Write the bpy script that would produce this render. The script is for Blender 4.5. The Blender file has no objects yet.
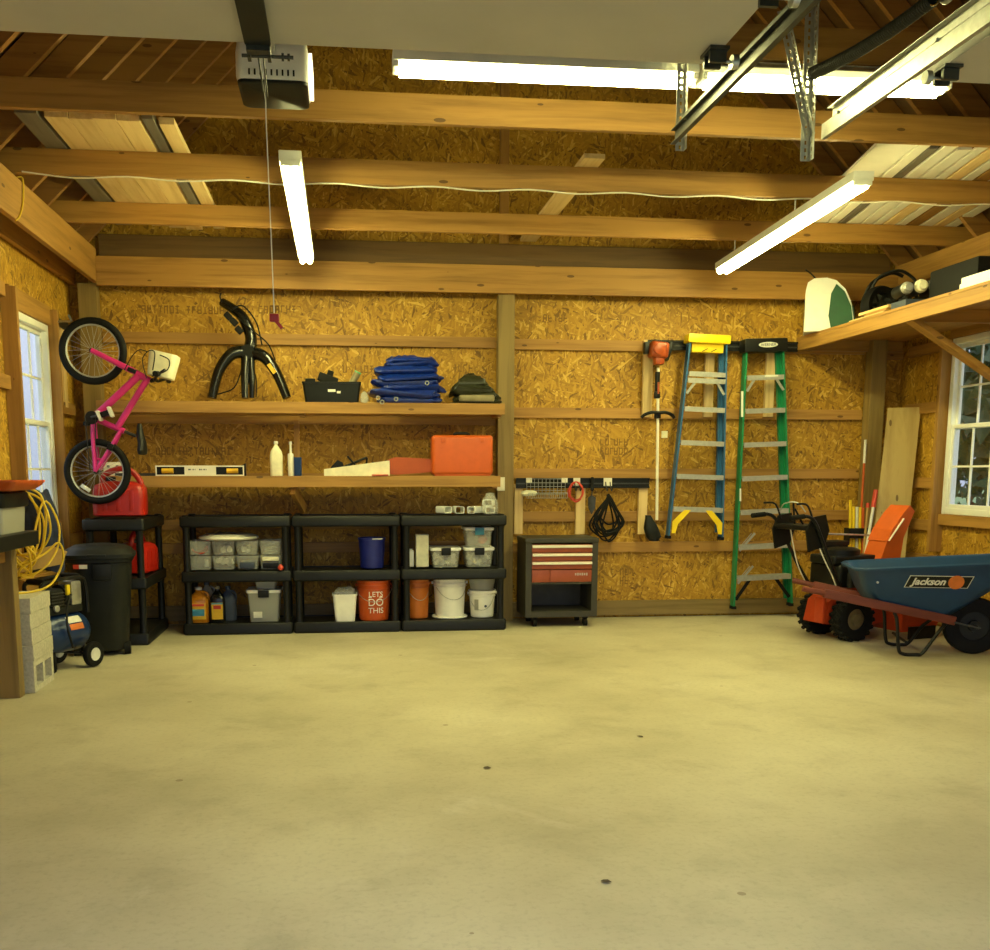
import bpy, bmesh, math, random
from mathutils import Vector, Matrix, Euler, noise
random.seed(11)
SC = bpy.context.scene
COL = SC.collection
PI = math.pi
R_ = math.radians
V = Vector

# ------------------------------------------------------------------ camera model
FPX, CX, CY, EYE = 1000.0, 458.0, 618.0, 1.29
PITCH = math.atan(145 / 1000)
YAW = math.atan(.115 * math.cos(PITCH))
FW = V((math.sin(YAW) * math.cos(PITCH), math.cos(YAW) * math.cos(PITCH), -math.sin(PITCH)))
RT = V((math.cos(YAW), -math.sin(YAW), 0))
UP = RT.cross(FW)
def _ray(px, py): return FW + RT * ((px - CX) / FPX) + UP * ((CY - py) / FPX)
def W(px, py, Y):
    r = _ray(px, py); k = Y / r.y; return V((r.x * k, Y, EYE + r.z * k))
def S(px, py, X):
    r = _ray(px, py); k = X / r.x; return V((X, r.y * k, EYE + r.z * k))
def H(px, py, Z):
    r = _ray(px, py); k = (Z - EYE) / r.z; return V((r.x * k, r.y * k, Z))

cam = bpy.data.cameras.new('camera'); cam_o = bpy.data.objects.new('camera', cam); COL.objects.link(cam_o)
cam.sensor_fit = 'HORIZONTAL'; cam.sensor_width = 36.0; cam.lens = 36.0 * FPX / 990.0
cam.shift_x = (495 - CX) / 990.0; cam.shift_y = (CY - 475) / 990.0
cam.clip_start = .05; cam.clip_end = 300
M = Matrix((RT, UP, -FW)).transposed().to_4x4(); M.translation = (0, 0, EYE)
cam_o.matrix_world = M; SC.camera = cam_o

# ------------------------------------------------------------------ materials
def lin(h):
    if isinstance(h, (tuple, list)): return (h[0], h[1], h[2], 1)
    h = h.lstrip('#'); c = [int(h[i:i + 2], 16) / 255 for i in (0, 2, 4)]
    return tuple(x / 12.92 if x <= .04045 else ((x + .055) / 1.055) ** 2.4 for x in c) + (1,)
class NT:
    def __init__(s, name):
        s.m = bpy.data.materials.new(name); s.m.use_nodes = True; s.t = s.m.node_tree; s.t.nodes.clear()
        s.out = s.n('ShaderNodeOutputMaterial')
    def n(s, typ, **k):
        nd = s.t.nodes.new(typ)
        for a, b in k.items(): setattr(nd, a, b)
        return nd
    def l(s, a, b): s.t.links.new(a, b)
    def math(s, op, a, b=None, c=None):
        nd = s.n('ShaderNodeMath', operation=op)
        for i, v in enumerate((a, b, c)):
            if v is None: continue
            if isinstance(v, (int, float)): nd.inputs[i].default_value = v
            else: s.l(v, nd.inputs[i])
        return nd.outputs[0]
    def mix(s, fac, a, b, blend='MIX'):
        nd = s.n('ShaderNodeMix', data_type='RGBA', blend_type=blend)
        for i, v in ((0, fac), (6, a), (7, b)):
            if isinstance(v, (int, float)): nd.inputs[i].default_value = v
            elif isinstance(v, (tuple, list)): nd.inputs[i].default_value = v
            else: s.l(v, nd.inputs[i])
        return nd.outputs[2]
    def ramp(s, f, stops):
        nd = s.n('ShaderNodeValToRGB'); e = nd.color_ramp.elements
        while len(e) < len(stops): e.new(.5)
        for i, (p, c) in enumerate(stops): e[i].position = p; e[i].color = lin(c)
        s.l(f, nd.inputs[0]); return nd.outputs[0]
    def coord(s, scale=(1, 1, 1), rot=(0, 0, 0)):
        t = s.n('ShaderNodeTexCoord'); mp = s.n('ShaderNodeMapping')
        mp.inputs['Scale'].default_value = scale; mp.inputs['Rotation'].default_value = rot
        s.l(t.outputs['Object'], mp.inputs[0]); return mp.outputs[0]
    def noise(s, vec, scale, detail=3, rough=.55, dist=0):
        nd = s.n('ShaderNodeTexNoise'); nd.inputs['Scale'].default_value = scale; nd.inputs['Detail'].default_value = detail
        nd.inputs['Roughness'].default_value = rough; nd.inputs['Distortion'].default_value = dist
        if vec is not None: s.l(vec, nd.inputs['Vector'])
        return nd.outputs[0]
    def bsdf(s, col=None, rough=.5, metal=0, bump=None, bstr=.2, bdist=.01, **k):
        b = s.n('ShaderNodeBsdfPrincipled')
        if col is not None:
            if isinstance(col, (tuple, list)): b.inputs['Base Color'].default_value = col
            else: s.l(col, b.inputs['Base Color'])
        if isinstance(rough, (int, float)): b.inputs['Roughness'].default_value = rough
        else: s.l(rough, b.inputs['Roughness'])
        b.inputs['Metallic'].default_value = metal
        for a, v in k.items(): b.inputs[a].default_value = v
        if bump is not None:
            bp = s.n('ShaderNodeBump'); bp.inputs['Strength'].default_value = bstr; bp.inputs['Distance'].default_value = bdist
            s.l(bump, bp.inputs['Height']); s.l(bp.outputs[0], b.inputs['Normal'])
        return b.outputs[0]
    def end(s, sh): s.l(sh, s.out.inputs[0]); return s.m

def plain(name, col, rough=.5, metal=0, var=.12, scale=14, bump=0, **k):
    t = NT(name); c = lin(col); v = t.coord()
    nz = t.noise(v, scale, 4)
    d = tuple(x * (1 - var) for x in c[:3]) + (1,); u = tuple(min(1, x * (1 + var)) for x in c[:3]) + (1,)
    colr = t.ramp(nz, [(.3, d[:3]), (.7, u[:3])])
    return t.end(t.bsdf(colr, rough, metal, nz if bump else None, bump, **k))

def osb(name, ax):
    t = NT(name); tc = t.n('ShaderNodeTexCoord'); sp = t.n('ShaderNodeSeparateXYZ'); t.l(tc.outputs['Object'], sp.inputs[0])
    cb = t.n('ShaderNodeCombineXYZ'); t.l(sp.outputs[ax], cb.inputs[0]); t.l(sp.outputs[2], cb.inputs[1])
    nz = t.n('ShaderNodeTexNoise'); nz.inputs['Scale'].default_value = 9; t.l(cb.outputs[0], nz.inputs['Vector'])
    off = t.n('ShaderNodeVectorMath', operation='MULTIPLY_ADD'); t.l(nz.outputs[1], off.inputs[0])
    off.inputs[1].default_value = (.03, .03, 0); t.l(cb.outputs[0], off.inputs[2])
    cur = None; col = None
    for i, (a, L, w) in enumerate(((12, .10, .015), (68, .085, .018), (-38, .11, .014), (-75, .08, .017), (35, .09, .020), (95, .07, .013))):
        mp = t.n('ShaderNodeMapping'); mp.inputs['Rotation'].default_value = (0, 0, R_(a)); mp.inputs['Location'].default_value = (i * 3.7, i * 1.3, 0)
        t.l(off.outputs[0], mp.inputs[0])
        m2 = t.n('ShaderNodeMapping'); m2.inputs['Scale'].default_value = (1 / L, 1 / w, 1); t.l(mp.outputs[0], m2.inputs[0])
        vo = t.n('ShaderNodeTexVoronoi', voronoi_dimensions='2D'); vo.inputs['Scale'].default_value = 1; t.l(m2.outputs[0], vo.inputs['Vector'])
        s2 = t.n('ShaderNodeSeparateColor'); t.l(vo.outputs['Color'], s2.inputs[0])
        if cur is None: cur, col = s2.outputs[0], s2.outputs[1]
        else:
            gt = t.math('GREATER_THAN', s2.outputs[0], cur)
            mx = t.n('ShaderNodeMix', data_type='FLOAT'); t.l(gt, mx.inputs[0]); t.l(col, mx.inputs[2]); t.l(s2.outputs[1], mx.inputs[3])
            cur = t.math('MAXIMUM', cur, s2.outputs[0]); col = mx.outputs[0]
    fine = t.noise(off.outputs[0], 60, 2)
    f = t.math('ADD', t.math('MULTIPLY', col, .84), t.math('MULTIPLY', fine, .16))
    c = t.ramp(f, [(.05, '#66460e'), (.20, '#9a701a'), (.5, '#b28420'), (.8, '#c1932a'), (.94, '#dcb450')])
    big = t.noise(cb.outputs[0], 1.3, 3)
    c = t.mix(t.math('MULTIPLY', t.math('SUBTRACT', big, .4), .45), c, lin('#8a5f18'))
    return t.end(t.bsdf(c, .62, 0, f, .25, .004))

def wood(name, ax, dark='#9a6c2c', light='#c99a4e', knots=True, rough=.6, grain=1.0):
    t = NT(name); sc = [22 * grain] * 3; sc[ax] = 1.1
    tc = t.n('ShaderNodeTexCoord'); oi = t.n('ShaderNodeObjectInfo')
    ad = t.n('ShaderNodeVectorMath', operation='MULTIPLY_ADD'); t.l(oi.outputs['Location'], ad.inputs[0]); ad.inputs[1].default_value = (3.1, 2.3, 1.7); t.l(tc.outputs['Object'], ad.inputs[2])
    mp = t.n('ShaderNodeMapping'); mp.inputs['Scale'].default_value = sc; t.l(ad.outputs[0], mp.inputs[0])
    g = t.noise(mp.outputs[0], 1, 5, .6, .4)
    c = t.ramp(g, [(.28, dark), (.55, light), (.8, light)])
    s3 = [.9] * 3; s3[ax] = .45
    b = t.noise(ad.outputs[0], 1.6, 2)
    c = t.mix(t.math('MULTIPLY', b, .3), c, lin(dark))
    if knots:
        k = [9] * 3; k[ax] = 3.2
        m3 = t.n('ShaderNodeMapping'); m3.inputs['Scale'].default_value = k; t.l(ad.outputs[0], m3.inputs[0])
        vo = t.n('ShaderNodeTexVoronoi'); vo.inputs['Scale'].default_value = 1; t.l(m3.outputs[0], vo.inputs['Vector'])
        kf = t.math('LESS_THAN', vo.outputs['Distance'], .10)
        c = t.mix(t.math('MULTIPLY', kf, .75), c, lin('#4a2d10'))
    hs = t.n('ShaderNodeHueSaturation'); t.l(c, hs.inputs['Color'])
    t.l(t.math('ADD', t.math('MULTIPLY', oi.outputs['Random'], .3), .85), hs.inputs['Value'])
    return t.end(t.bsdf(hs.outputs[0], rough, 0, g, .12, .003))

def concrete():
    t = NT('concrete'); v = t.coord()
    a = t.noise(v, .55, 5, .6); b = t.noise(v, 2.6, 6, .62, .3); f = t.noise(v, 38, 5, .7)
    c = t.ramp(a, [(.36, '#a69d82'), (.5, '#b9b094'), (.66, '#c8c0a4')])
    c = t.mix(t.math('MULTIPLY', t.math('SMOOTH_MIN', t.math('MAXIMUM', t.math('SUBTRACT', b, .52), 0), .3, .05), 1.5), c, lin('#7e725c'))
    d = t.noise(t.coord((1, 1, 1), (0, 0, 1.1)), 1.5, 5, .65, .6)
    c = t.mix(t.math('MULTIPLY', t.math('MAXIMUM', t.math('SUBTRACT', d, .6), 0), 2.6), c, lin('#d8d2c2'))
    c = t.mix(t.math('MULTIPLY', t.math('MAXIMUM', t.math('SUBTRACT', f, .5), 0), 1.5), c, lin('#857b64'))
    vo = t.n('ShaderNodeTexVoronoi'); vo.inputs['Scale'].default_value = 2.2; t.l(v, vo.inputs['Vector'])
    c = t.mix(t.math('MULTIPLY', t.math('LESS_THAN', vo.outputs['Distance'], .035), .6), c, lin('#6a5238'))
    ro = t.math('ADD', t.math('MULTIPLY', b, .3), .4)
    return t.end(t.bsdf(c, ro, 0, f, .06, .004))

def seethru(name, col, alpha, rough=.2):
    t = NT(name); tr = t.n('ShaderNodeBsdfTransparent'); tr.inputs[0].default_value = (.96, .97, .96, 1)
    b = t.bsdf(lin(col), rough); mx = t.n('ShaderNodeMixShader'); mx.inputs[0].default_value = alpha
    t.l(tr.outputs[0], mx.inputs[1]); t.l(b, mx.inputs[2]); return t.end(mx.outputs[0])
def glass_mat():
    t = NT('window_glass'); tr = t.n('ShaderNodeBsdfTransparent'); gl = t.n('ShaderNodeBsdfGlossy'); gl.inputs['Roughness'].default_value = .02
    mx = t.n('ShaderNodeMixShader'); mx.inputs[0].default_value = .09
    t.l(tr.outputs[0], mx.inputs[1]); t.l(gl.outputs[0], mx.inputs[2]); return t.end(mx.outputs[0])
def glow(name, col, st):
    t = NT(name); e = t.n('ShaderNodeEmission'); e.inputs[0].default_value = col; e.inputs[1].default_value = st; return t.end(e.outputs[0])

LAMP = (1.0, .86, .42, 1)
m = {}
m['osb_x'] = osb('osb_back', 0); m['osb_y'] = osb('osb_side', 1)
for i, a in enumerate('xyz'):
    m['pine_' + a] = wood('pine_' + a, i, '#8a622a', '#b3853f')
    m['fresh_' + a] = wood('fresh_pine_' + a, i, '#c9a468', '#e6c990', knots=False)
    m['old_' + a] = wood('treated_' + a, i, '#6f5a30', '#8d7542', knots=False)
m['rafter'] = wood('rafter_pine', 0, '#7c5426', '#a2743a')
m['greyboard'] = wood('weathered_board', 1, '#5d564a', '#7a7264', knots=False)
m['ply'] = wood('plywood_face', 2, '#a48a50', '#bda468', knots=True, grain=.5)
m['concrete'] = concrete()
m['block'] = plain('block_concrete', '#bcb7a4', .9, 0, .18, 60, .3)
m['blk'] = plain('black_plastic', '#111211', .45, 0, .2, 20, .05, **{'Specular IOR Level': .3})
m['blk2'] = plain('black_rubber', '#0c0c0c', .7, 0, .2, 30, .1, **{'Specular IOR Level': .25})
m['can'] = plain('charcoal_plastic', '#171a18', .5, 0, .15, 12, .05, **{'Specular IOR Level': .3})
m['blkgloss'] = plain('black_gloss', '#0e0f0e', .22, 0, .15)
m['white'] = plain('white_plastic', '#f4f2ea', .4, 0, .04)
m['vinyl'] = plain('white_vinyl', '#f2f2ec', .35, 0, .03)
m['paint'] = plain('white_enamel', '#dcdcd4', .35, 0, .04)
m['steel'] = plain('galvanised', '#b9bab4', .38, .85, .15, 30, .05)
m['dsteel'] = plain('dark_steel', '#4a4a46', .42, .7, .2, 30)
m['alu'] = plain('aluminium', '#b8b8b2', .45, .6, .1, 40)
m['chrome'] = plain('chrome', '#cfcfcb', .18, 1, .05)
m['doorgrey'] = plain('door_grey', '#bab6ac', .5, 0, .05, 3)
m['red'] = plain('red_plastic', '#a81c0f', .38, 0, .08)
m['orange'] = plain('orange_plastic', '#c8581a', .42, 0, .06)
m['orange2'] = plain('bucket_orange', '#bb4c14', .4, 0, .06)
m['obuck'] = plain('bucket_amber', '#c46a1e', .45, 0, .06)
m['blower'] = plain('blower_red', '#b23a16', .4, 0, .1)
m['brick'] = plain('chest_red', '#98482a', .4, 0, .12)
m['chest'] = plain('chest_grey', '#3f3c30', .5, .2, .15)
m['blue'] = plain('bucket_blue', '#141f74', .4, 0, .08)
m['tub'] = plain('tub_blue', '#123a62', .45, 0, .12, 8, .05)
m['cblue'] = plain('tank_blue', '#12305e', .3, .1, .12)
m['handle'] = wood('painted_handle', 0, '#5a2417', '#783626', knots=False)
m['pink'] = plain('frame_pink', '#d02a82', .3, .1, .08)
m['lblue'] = plain('ladder_blue', '#2b5f8c', .45, 0, .08)
m['lgreen'] = plain('ladder_green', '#0f7a4c', .45, 0, .1)
m['yellow'] = plain('yellow_plastic', '#f2cf18', .4, 0, .05)
m['hose'] = plain('hose_yellow', '#e0bd2e', .45, 0, .06)
m['tarp'] = plain('tarp_blue', '#0f2a80', .28, 0, .3, 26, .5)
m['gtarp'] = plain('tarp_olive', '#2f3122', .35, 0, .35, 26, .5)
m['gold'] = plain('tarp_tan', '#8b8062', .5, 0, .2)
m['navy'] = plain('navy_cloth', '#1d2542', .85, 0, .25, 30, .3)
m['green'] = plain('bin_green', '#12502c', .5, 0, .1)
m['kraft'] = plain('kraft_card', '#b08e52', .8, 0, .1)
m['clear'] = seethru('clear_plastic', '#ecece2', .25)
m['frost'] = seethru('frosted_plastic', '#d2d2c8', .4, .35)
m['bag'] = seethru('bag_film', '#e0e0d8', .3, .15)
m['glass'] = glass_mat()
m['tube'] = glow('tube_glow', (1, .95, .38, 1), 36)
m['lens'] = glow('opener_bulb_lens', (1, .86, .5, 1), 1.6)
m['amber'] = seethru('amber_fluid', '#c27a1c', .85)
m['slate'] = plain('slate_plastic', '#3c4658', .5)
m['label_y'] = plain('label_yellow', '#cfa318', .5)
m['label_w'] = plain('label_white', '#dedcd2', .5)
m['label_b'] = plain('label_blue', '#3a86a8', .5)
m['decal_o'] = plain('decal_orange', '#d2722e', .5)
m['ivory'] = plain('pvc_ivory', '#ece6d6', .45, 0, .06, 4)
m['leafgreen'] = plain('leaf_green', '#39502c', .7, 0, .4, 2)
m['bark'] = plain('bark', '#4a3c2c', .9, 0, .3, 20, .3)
m['lawn'] = plain('lawn_green', '#5f7a4a', .9, 0, .3, 3, .2)
m['roof'] = wood('roof_deck', 0, '#543a1a', '#6c4d24', knots=False)
m['copper'] = plain('rusty_hub', '#8a7a58', .5, .5, .2)
m['cream'] = plain('cream_paper', '#e8e2c4', .6)
m['redwire'] = plain('red_wire', '#c8402a', .5)
m['purple'] = plain('purple_wire', '#8a2a4a', .5)
m['stamp'] = plain('stamp_ink', '#7c591a', .7)
m['trim_red'] = plain('trimmer_red', '#a8491a', .35, 0, .1)
m['obuck_dark'] = plain('scabbard_orange', '#ad4c18', .45, 0, .06)
m['dark_x'] = wood('shaded_pine', 0, '#5c4220', '#75562a', knots=False)  # pine darkened so the outer back header carries its shadow in the colour
m['tool'] = plain('tool_green', '#5fae7c', .5)

# ------------------------------------------------------------------ mesh helpers
def rrect(w, d, r, n=4):
    r = min(r, w / 2 - 1e-4, d / 2 - 1e-4); o = []
    for cx, cy, a0 in ((w / 2 - r, d / 2 - r, 0), (-w / 2 + r, d / 2 - r, 90), (-w / 2 + r, -d / 2 + r, 180), (w / 2 - r, -d / 2 + r, 270)):
        for i in range(n + 1):
            a = R_(a0 + 90 * i / n); o.append((cx + r * math.cos(a), cy + r * math.sin(a)))
    return o
def catmull(pts, n=6, closed=False):
    P = [V(p) for p in pts]; o = []; N = len(P)
    for i in range(N if closed else N - 1):
        if closed: a, b, c, d = P[i - 1], P[i], P[(i + 1) % N], P[(i + 2) % N]
        else: a, b, c, d = P[max(i - 1, 0)], P[i], P[i + 1], P[min(i + 2, N - 1)]
        for k in range(n):
            t = k / n; o.append(.5 * ((2 * b) + (c - a) * t + (2 * a - 5 * b + 4 * c - d) * t * t + (3 * b - a - 3 * c + d) * t ** 3))
    if not closed: o.append(P[-1])
    return o
class MB:
    def __init__(s): s.bm = bmesh.new()
    def box(s, c, sz, rot=None, bev=0, seg=2):
        mt = Matrix.Translation(V(c)) @ (rot.to_4x4() if isinstance(rot, Matrix) else Euler(rot).to_matrix().to_4x4() if rot else Matrix()) @ Matrix.Diagonal((sz[0], sz[1], sz[2], 1))
        r = bmesh.ops.create_cube(s.bm, size=1, matrix=mt)
        if bev:
            es = list({e for v in r['verts'] for e in v.link_edges})
            bmesh.ops.bevel(s.bm, geom=es, offset=bev, segments=seg, affect='EDGES', profile=.6)
        return s
    def b2(s, lo, hi, bev=0):
        lo, hi = V(lo), V(hi); return s.box((lo + hi) / 2, hi - lo, None, bev)
    def beam(s, p0, p1, w, h, up=(0, 0, 1), bev=0):
        p0, p1 = V(p0), V(p1); x = (p1 - p0).normalized(); u = V(up); y = u.cross(x).normalized(); z = x.cross(y)
        return s.box((p0 + p1) / 2, ((p1 - p0).length, w, h), Matrix((x, y, z)).transposed(), bev)
    def loft(s, rings, cap0=True, cap1=True, closed=True):
        vs = [[s.bm.verts.new(p) for p in r] for r in rings]; n = len(vs[0])
        for a, b in zip(vs, vs[1:]):
            for i in range(n if closed else n - 1):
                j = (i + 1) % n; s.bm.faces.new((a[i], a[j], b[j], b[i]))
        if cap0: s.bm.faces.new(vs[0][::-1])
        if cap1: s.bm.faces.new(vs[-1])
        return s
    def tube(s, pts, r, seg=8, closed=False, r1=None):
        P = [V(p) for p in pts]; N = len(P); rings = []; nrm = None
        for i in range(N):
            t = (P[(i + 1) % N] - P[i - 1]) if closed else (P[min(i + 1, N - 1)] - P[max(i - 1, 0)])
            t = t.normalized() if t.length > 1e-9 else V((0, 0, 1))
            if nrm is None: nrm = t.orthogonal().normalized()
            nrm = (nrm - t * nrm.dot(t)); nrm = nrm.normalized() if nrm.length > 1e-6 else t.orthogonal().normalized()
            b = t.cross(nrm); rr = r if r1 is None else r + (r1 - r) * i / (N - 1)
            rings.append([P[i] + (nrm * math.cos(2 * PI * k / seg) + b * math.sin(2 * PI * k / seg)) * rr for k in range(seg)])
        if closed: return s.loft(rings + [rings[0]], False, False)
        return s.loft(rings)
    def cyl(s, p0, p1, r, r1=None, seg=20):
        return s.tube([p0, p1], r, seg, False, r1)
    def lathe(s, prof, seg=28, mt=None, cap0=True, cap1=True):
        mt = mt or Matrix()
        return s.loft([[mt @ V((r * math.cos(2 * PI * k / seg), r * math.sin(2 * PI * k / seg), z)) for k in range(seg)] for r, z in prof], cap0, cap1)
    def prism(s, poly, a, b, ax='y'):
        f = {'y': lambda p, t: V((p[0], t, p[1])), 'x': lambda p, t: V((t, p[0], p[1])), 'z': lambda p, t: V((p[0], p[1], t))}[ax]
        return s.loft([[f(p, a) for p in poly], [f(p, b) for p in poly]])
    def sphere(s, c, r, seg=14):
        r = V((r, r, r)) if isinstance(r, (int, float)) else V(r)
        bmesh.ops.create_uvsphere(s.bm, u_segments=seg, v_segments=max(6, seg // 2 + 1), radius=1, matrix=Matrix.Translation(V(c)) @ Matrix.Diagonal((*r, 1))); return s
    def torus(s, c, Rr, r, axis=(0, 0, 1), seg=36, s2=10):
        z = V(axis).normalized(); x = z.orthogonal().normalized(); y = z.cross(x)
        return s.tube([V(c) + (x * math.cos(2 * PI * k / seg) + y * math.sin(2 * PI * k / seg)) * Rr for k in range(seg)], r, s2, True)
    def tray(s, w, d, h, taper=.88, wall=.004, r=.02, z0=0, lip=.006, c=(0, 0)):
        f = lambda sx, z, e: [V((c[0] + x, c[1] + y, z)) for x, y in rrect(w * sx + e, d * sx + e, r)]
        return s.loft([f(taper, z0, 0), f(1, z0 + h - .012, 0), f(1, z0 + h - .012, lip * 2), f(1, z0 + h, lip * 2), f(1, z0 + h, -wall * 2), f(taper, z0 + wall, -wall * 2)])
    def build(s, name, mat, parent=None, smooth=True, ang=38, loc=None):
        bmesh.ops.recalc_face_normals(s.bm, faces=s.bm.faces[:])
        me = bpy.data.meshes.new(name)
        if loc is not None: bmesh.ops.translate(s.bm, verts=s.bm.verts[:], vec=-V(loc))
        s.bm.to_mesh(me); s.bm.free(); me.materials.append(m[mat] if isinstance(mat, str) else mat)
        if smooth:
            for p in me.polygons: p.use_smooth = True
            me.set_sharp_from_angle(angle=R_(ang))
        o = bpy.data.objects.new(name, me); COL.objects.link(o)
        if loc is not None: o.location = loc
        if parent is not None: o.parent = parent
        return o
def tag(o, label, cat, group=None, kind=None):
    o['label'] = label; o['category'] = cat
    if group: o['group'] = group
    if kind: o['kind'] = kind
    return o
def thing(name, label, cat, loc=(0, 0, 0), rot=0, group=None):
    o = bpy.data.objects.new(name, None); COL.objects.link(o); o.location = loc; o.empty_display_size = .1
    o.rotation_euler = rot if isinstance(rot, (tuple, list)) else (0, 0, rot)
    return tag(o, label, cat, group)
def struct(o): o['kind'] = 'structure'; return o
def kids(o): return [c for c in bpy.data.objects if c.parent == o]
def dup(root, loc, rot=None, label=None, group=None):
    def cp(o, p):
        c = o.copy(); COL.objects.link(c)
        if p is not None: c.parent = p
        for k in kids_of.get(o.name, ()): cp(k, c)
        return c
    kids_of = {}
    for o in bpy.data.objects:
        if o.parent is not None: kids_of.setdefault(o.parent.name, []).append(o)
    r = cp(root, None); r.location = loc
    if rot is not None: r.rotation_euler = rot if isinstance(rot, (tuple, list)) else (0, 0, rot)
    if label: r['label'] = label
    if group: r['group'] = group
    return r
def text(s, size, mat, parent, loc, rot=(PI / 2, 0, 0), name='lettering', ext=.0008, align='CENTER', shear=0, sx=1, space=1, off=0):
    cu = bpy.data.curves.new(name, 'FONT'); cu.body = s; cu.size = size; cu.extrude = ext; cu.align_x = align; cu.align_y = 'CENTER'; cu.shear = shear; cu.space_line = space; cu.offset = off
    t = bpy.data.objects.new('tmp', cu); COL.objects.link(t); bpy.context.view_layer.update()
    me = bpy.data.meshes.new_from_object(t.evaluated_get(bpy.context.evaluated_depsgraph_get())); COL.objects.unlink(t); bpy.data.objects.remove(t); bpy.data.curves.remove(cu)
    me.transform(Matrix.Translation(V(loc)) @ (rot.to_4x4() if isinstance(rot, Matrix) else Euler(rot).to_matrix().to_4x4()) @ Matrix.Diagonal((sx, 1, 1, 1)))
    me.materials.clear(); me.materials.append(m[mat])
    o = bpy.data.objects.new(name, me); COL.objects.link(o)
    if parent is not None: o.parent = parent
    return o
ORD = ['first', 'second', 'third', 'fourth', 'fifth', 'sixth', 'seventh', 'eighth', 'ninth', 'tenth', 'eleventh', 'twelfth']

# ------------------------------------------------------------------ setting
XL, XR, YB, YF = -2.19, 5.03, 8.75, 1.0
XM = (XL + XR) / 2
EZ = 2.95                                                # rafter underside at the wall
RZ = lambda x: EZ + min(x - XL, XR - x)
WL = (7.06, 7.94, .92, 2.37)                             # window openings: y0, y1, z0, z1
WR = (7.04, 7.94, .95, 2.38)
struct(MB().b2((XL - .3, -2.5, -.12), (XR + .3, YB + .12, 0)).build('floor', 'concrete', smooth=False))
struct(MB().b2((-60, -40, -.3), (80, 90, -.125)).build('ground', 'lawn', smooth=False))
struct(MB().prism([(XL, 0), (XR, 0), (XR, EZ + .2), (XM, RZ(XM) + .2), (XL, EZ + .2)], YB, YB + .04).build('wall_back', 'osb_x', smooth=False))
def side_wall(x0, x1, w):
    y0, y1, z0, z1 = w; b = MB()
    b.b2((x0, YF, 0), (x1, y0, EZ + .2)); b.b2((x0, y1, 0), (x1, YB + .04, EZ + .2)); b.b2((x0, y0, 0), (x1, y1, z0)); b.b2((x0, y0, z1), (x1, y1, EZ + .2)); return b
struct(side_wall(XL - .04, XL, WL).build('wall_left', 'osb_y', smooth=False))
struct(side_wall(XR, XR + .04, WR).build('wall_right', 'osb_y', smooth=False))
b = MB()                                                  # front gable above the two door openings
b.prism([(XL, 2.7), (XR, 2.7), (XR, EZ), (XM, RZ(XM)), (XL, EZ)], YF - .05, YF)
struct(b.build('wall_front', 'osb_x', smooth=False))
for sgn, nm in ((1, 'roof_west'), (-1, 'roof_east')):
    xe = XL - .3 if sgn > 0 else XR + .3
    z0 = EZ - .3 + .20; z1 = RZ(XM) + .20
    struct(MB().prism([(xe, z0), (XM, z1), (XM, z1 + .04), (xe, z0 + .04)], YF - .3, YB + .3).build(nm, 'roof', smooth=False))
for k in range(15):                                       # rafters in pairs
    y = YB - .10 - .37 * k
    for sgn in (1, -1):
        xe = XL if sgn > 0 else XR
        o = MB().prism([(xe, EZ - .02), (XM - sgn * .02, RZ(XM) - .02), (XM - sgn * .02, RZ(XM) + .18), (xe, EZ + .18)], y - .02, y + .02).build('roof_rafter', 'rafter', smooth=False, loc=(xe, y, EZ))
        struct(o)
for y in (4.50, 5.47, 6.60, 7.80):                        # ceiling joists
    p = (XM, y, 3.15)
    struct(MB().b2((XL + .01, y, 3.08), (XR - .01, y + .04, 3.225), .003).build('ceiling_joist', 'pine_x', smooth=False, loc=p))
# headers
struct(MB().b2((-1.93, 8.55, 2.775), (4.83, 8.59, 3.0), .003).build('header_back', 'pine_x', smooth=False))
struct(MB().b2((-1.93, 8.692, 2.82), (4.83, 8.73, 3.2), .003).build('header_back_outer', 'dark_x', smooth=False))
for n_, x0 in (('header_left', -1.97), ('header_right', 4.83)):
    struct(MB().b2((x0, YF + .02, 2.80 if x0 < 0 else 2.88), (x0 + .04, 8.59, 3.06 if x0 < 0 else 3.075), .003).build(n_, 'pine_y', smooth=False))
struct(MB().b2((XL + .015, YF + .02, 2.80), (XL + .055, 8.73, 3.06), .003).build('header_left_outer', 'pine_y', smooth=False))
struct(MB().b2((XR - .055, YF + .02, 2.86), (XR - .015, 8.73, 3.06), .003).build('header_right_outer', 'pine_y', smooth=False))
# posts
for x0, x1, y0, z1, n_ in ((-2.09, -1.945, 8.595, 2.80, 'post_corner_left'), (1.321, 1.461, 8.595, 2.774, 'post_middle'), (4.66, 4.80, 8.595, 2.774, 'post_corner_right')):
    struct(MB().b2((x0, y0, 0), (x1, y0 + .115, z1), .004).build(n_, 'old_z', smooth=False))
struct(MB().b2((1.345, 8.70, 3.205), (1.42, 8.745, 5.5), .003).build('gable_stud', 'pine_z', smooth=False))
# girts of the back wall, bay by bay
for x0, x1, zs in ((-1.94, 1.318, (2.35, 1.70, 1.20, .81, .61, .03)), (1.464, 4.657, (2.34, 1.764, 1.24, .865, .59, .02)), (4.803, XR - .01, (2.3, 1.72, .9, .5))):
    for z in zs:
        h = .13 if z < .1 else .088
        struct(MB().b2((x0, 8.712, z), (x1, YB - .001, z + h), .002).build('wall_girt', 'pine_x' if z > .1 else 'old_x', smooth=False, loc=((x0 + x1) / 2, 8.73, z)))
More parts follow.
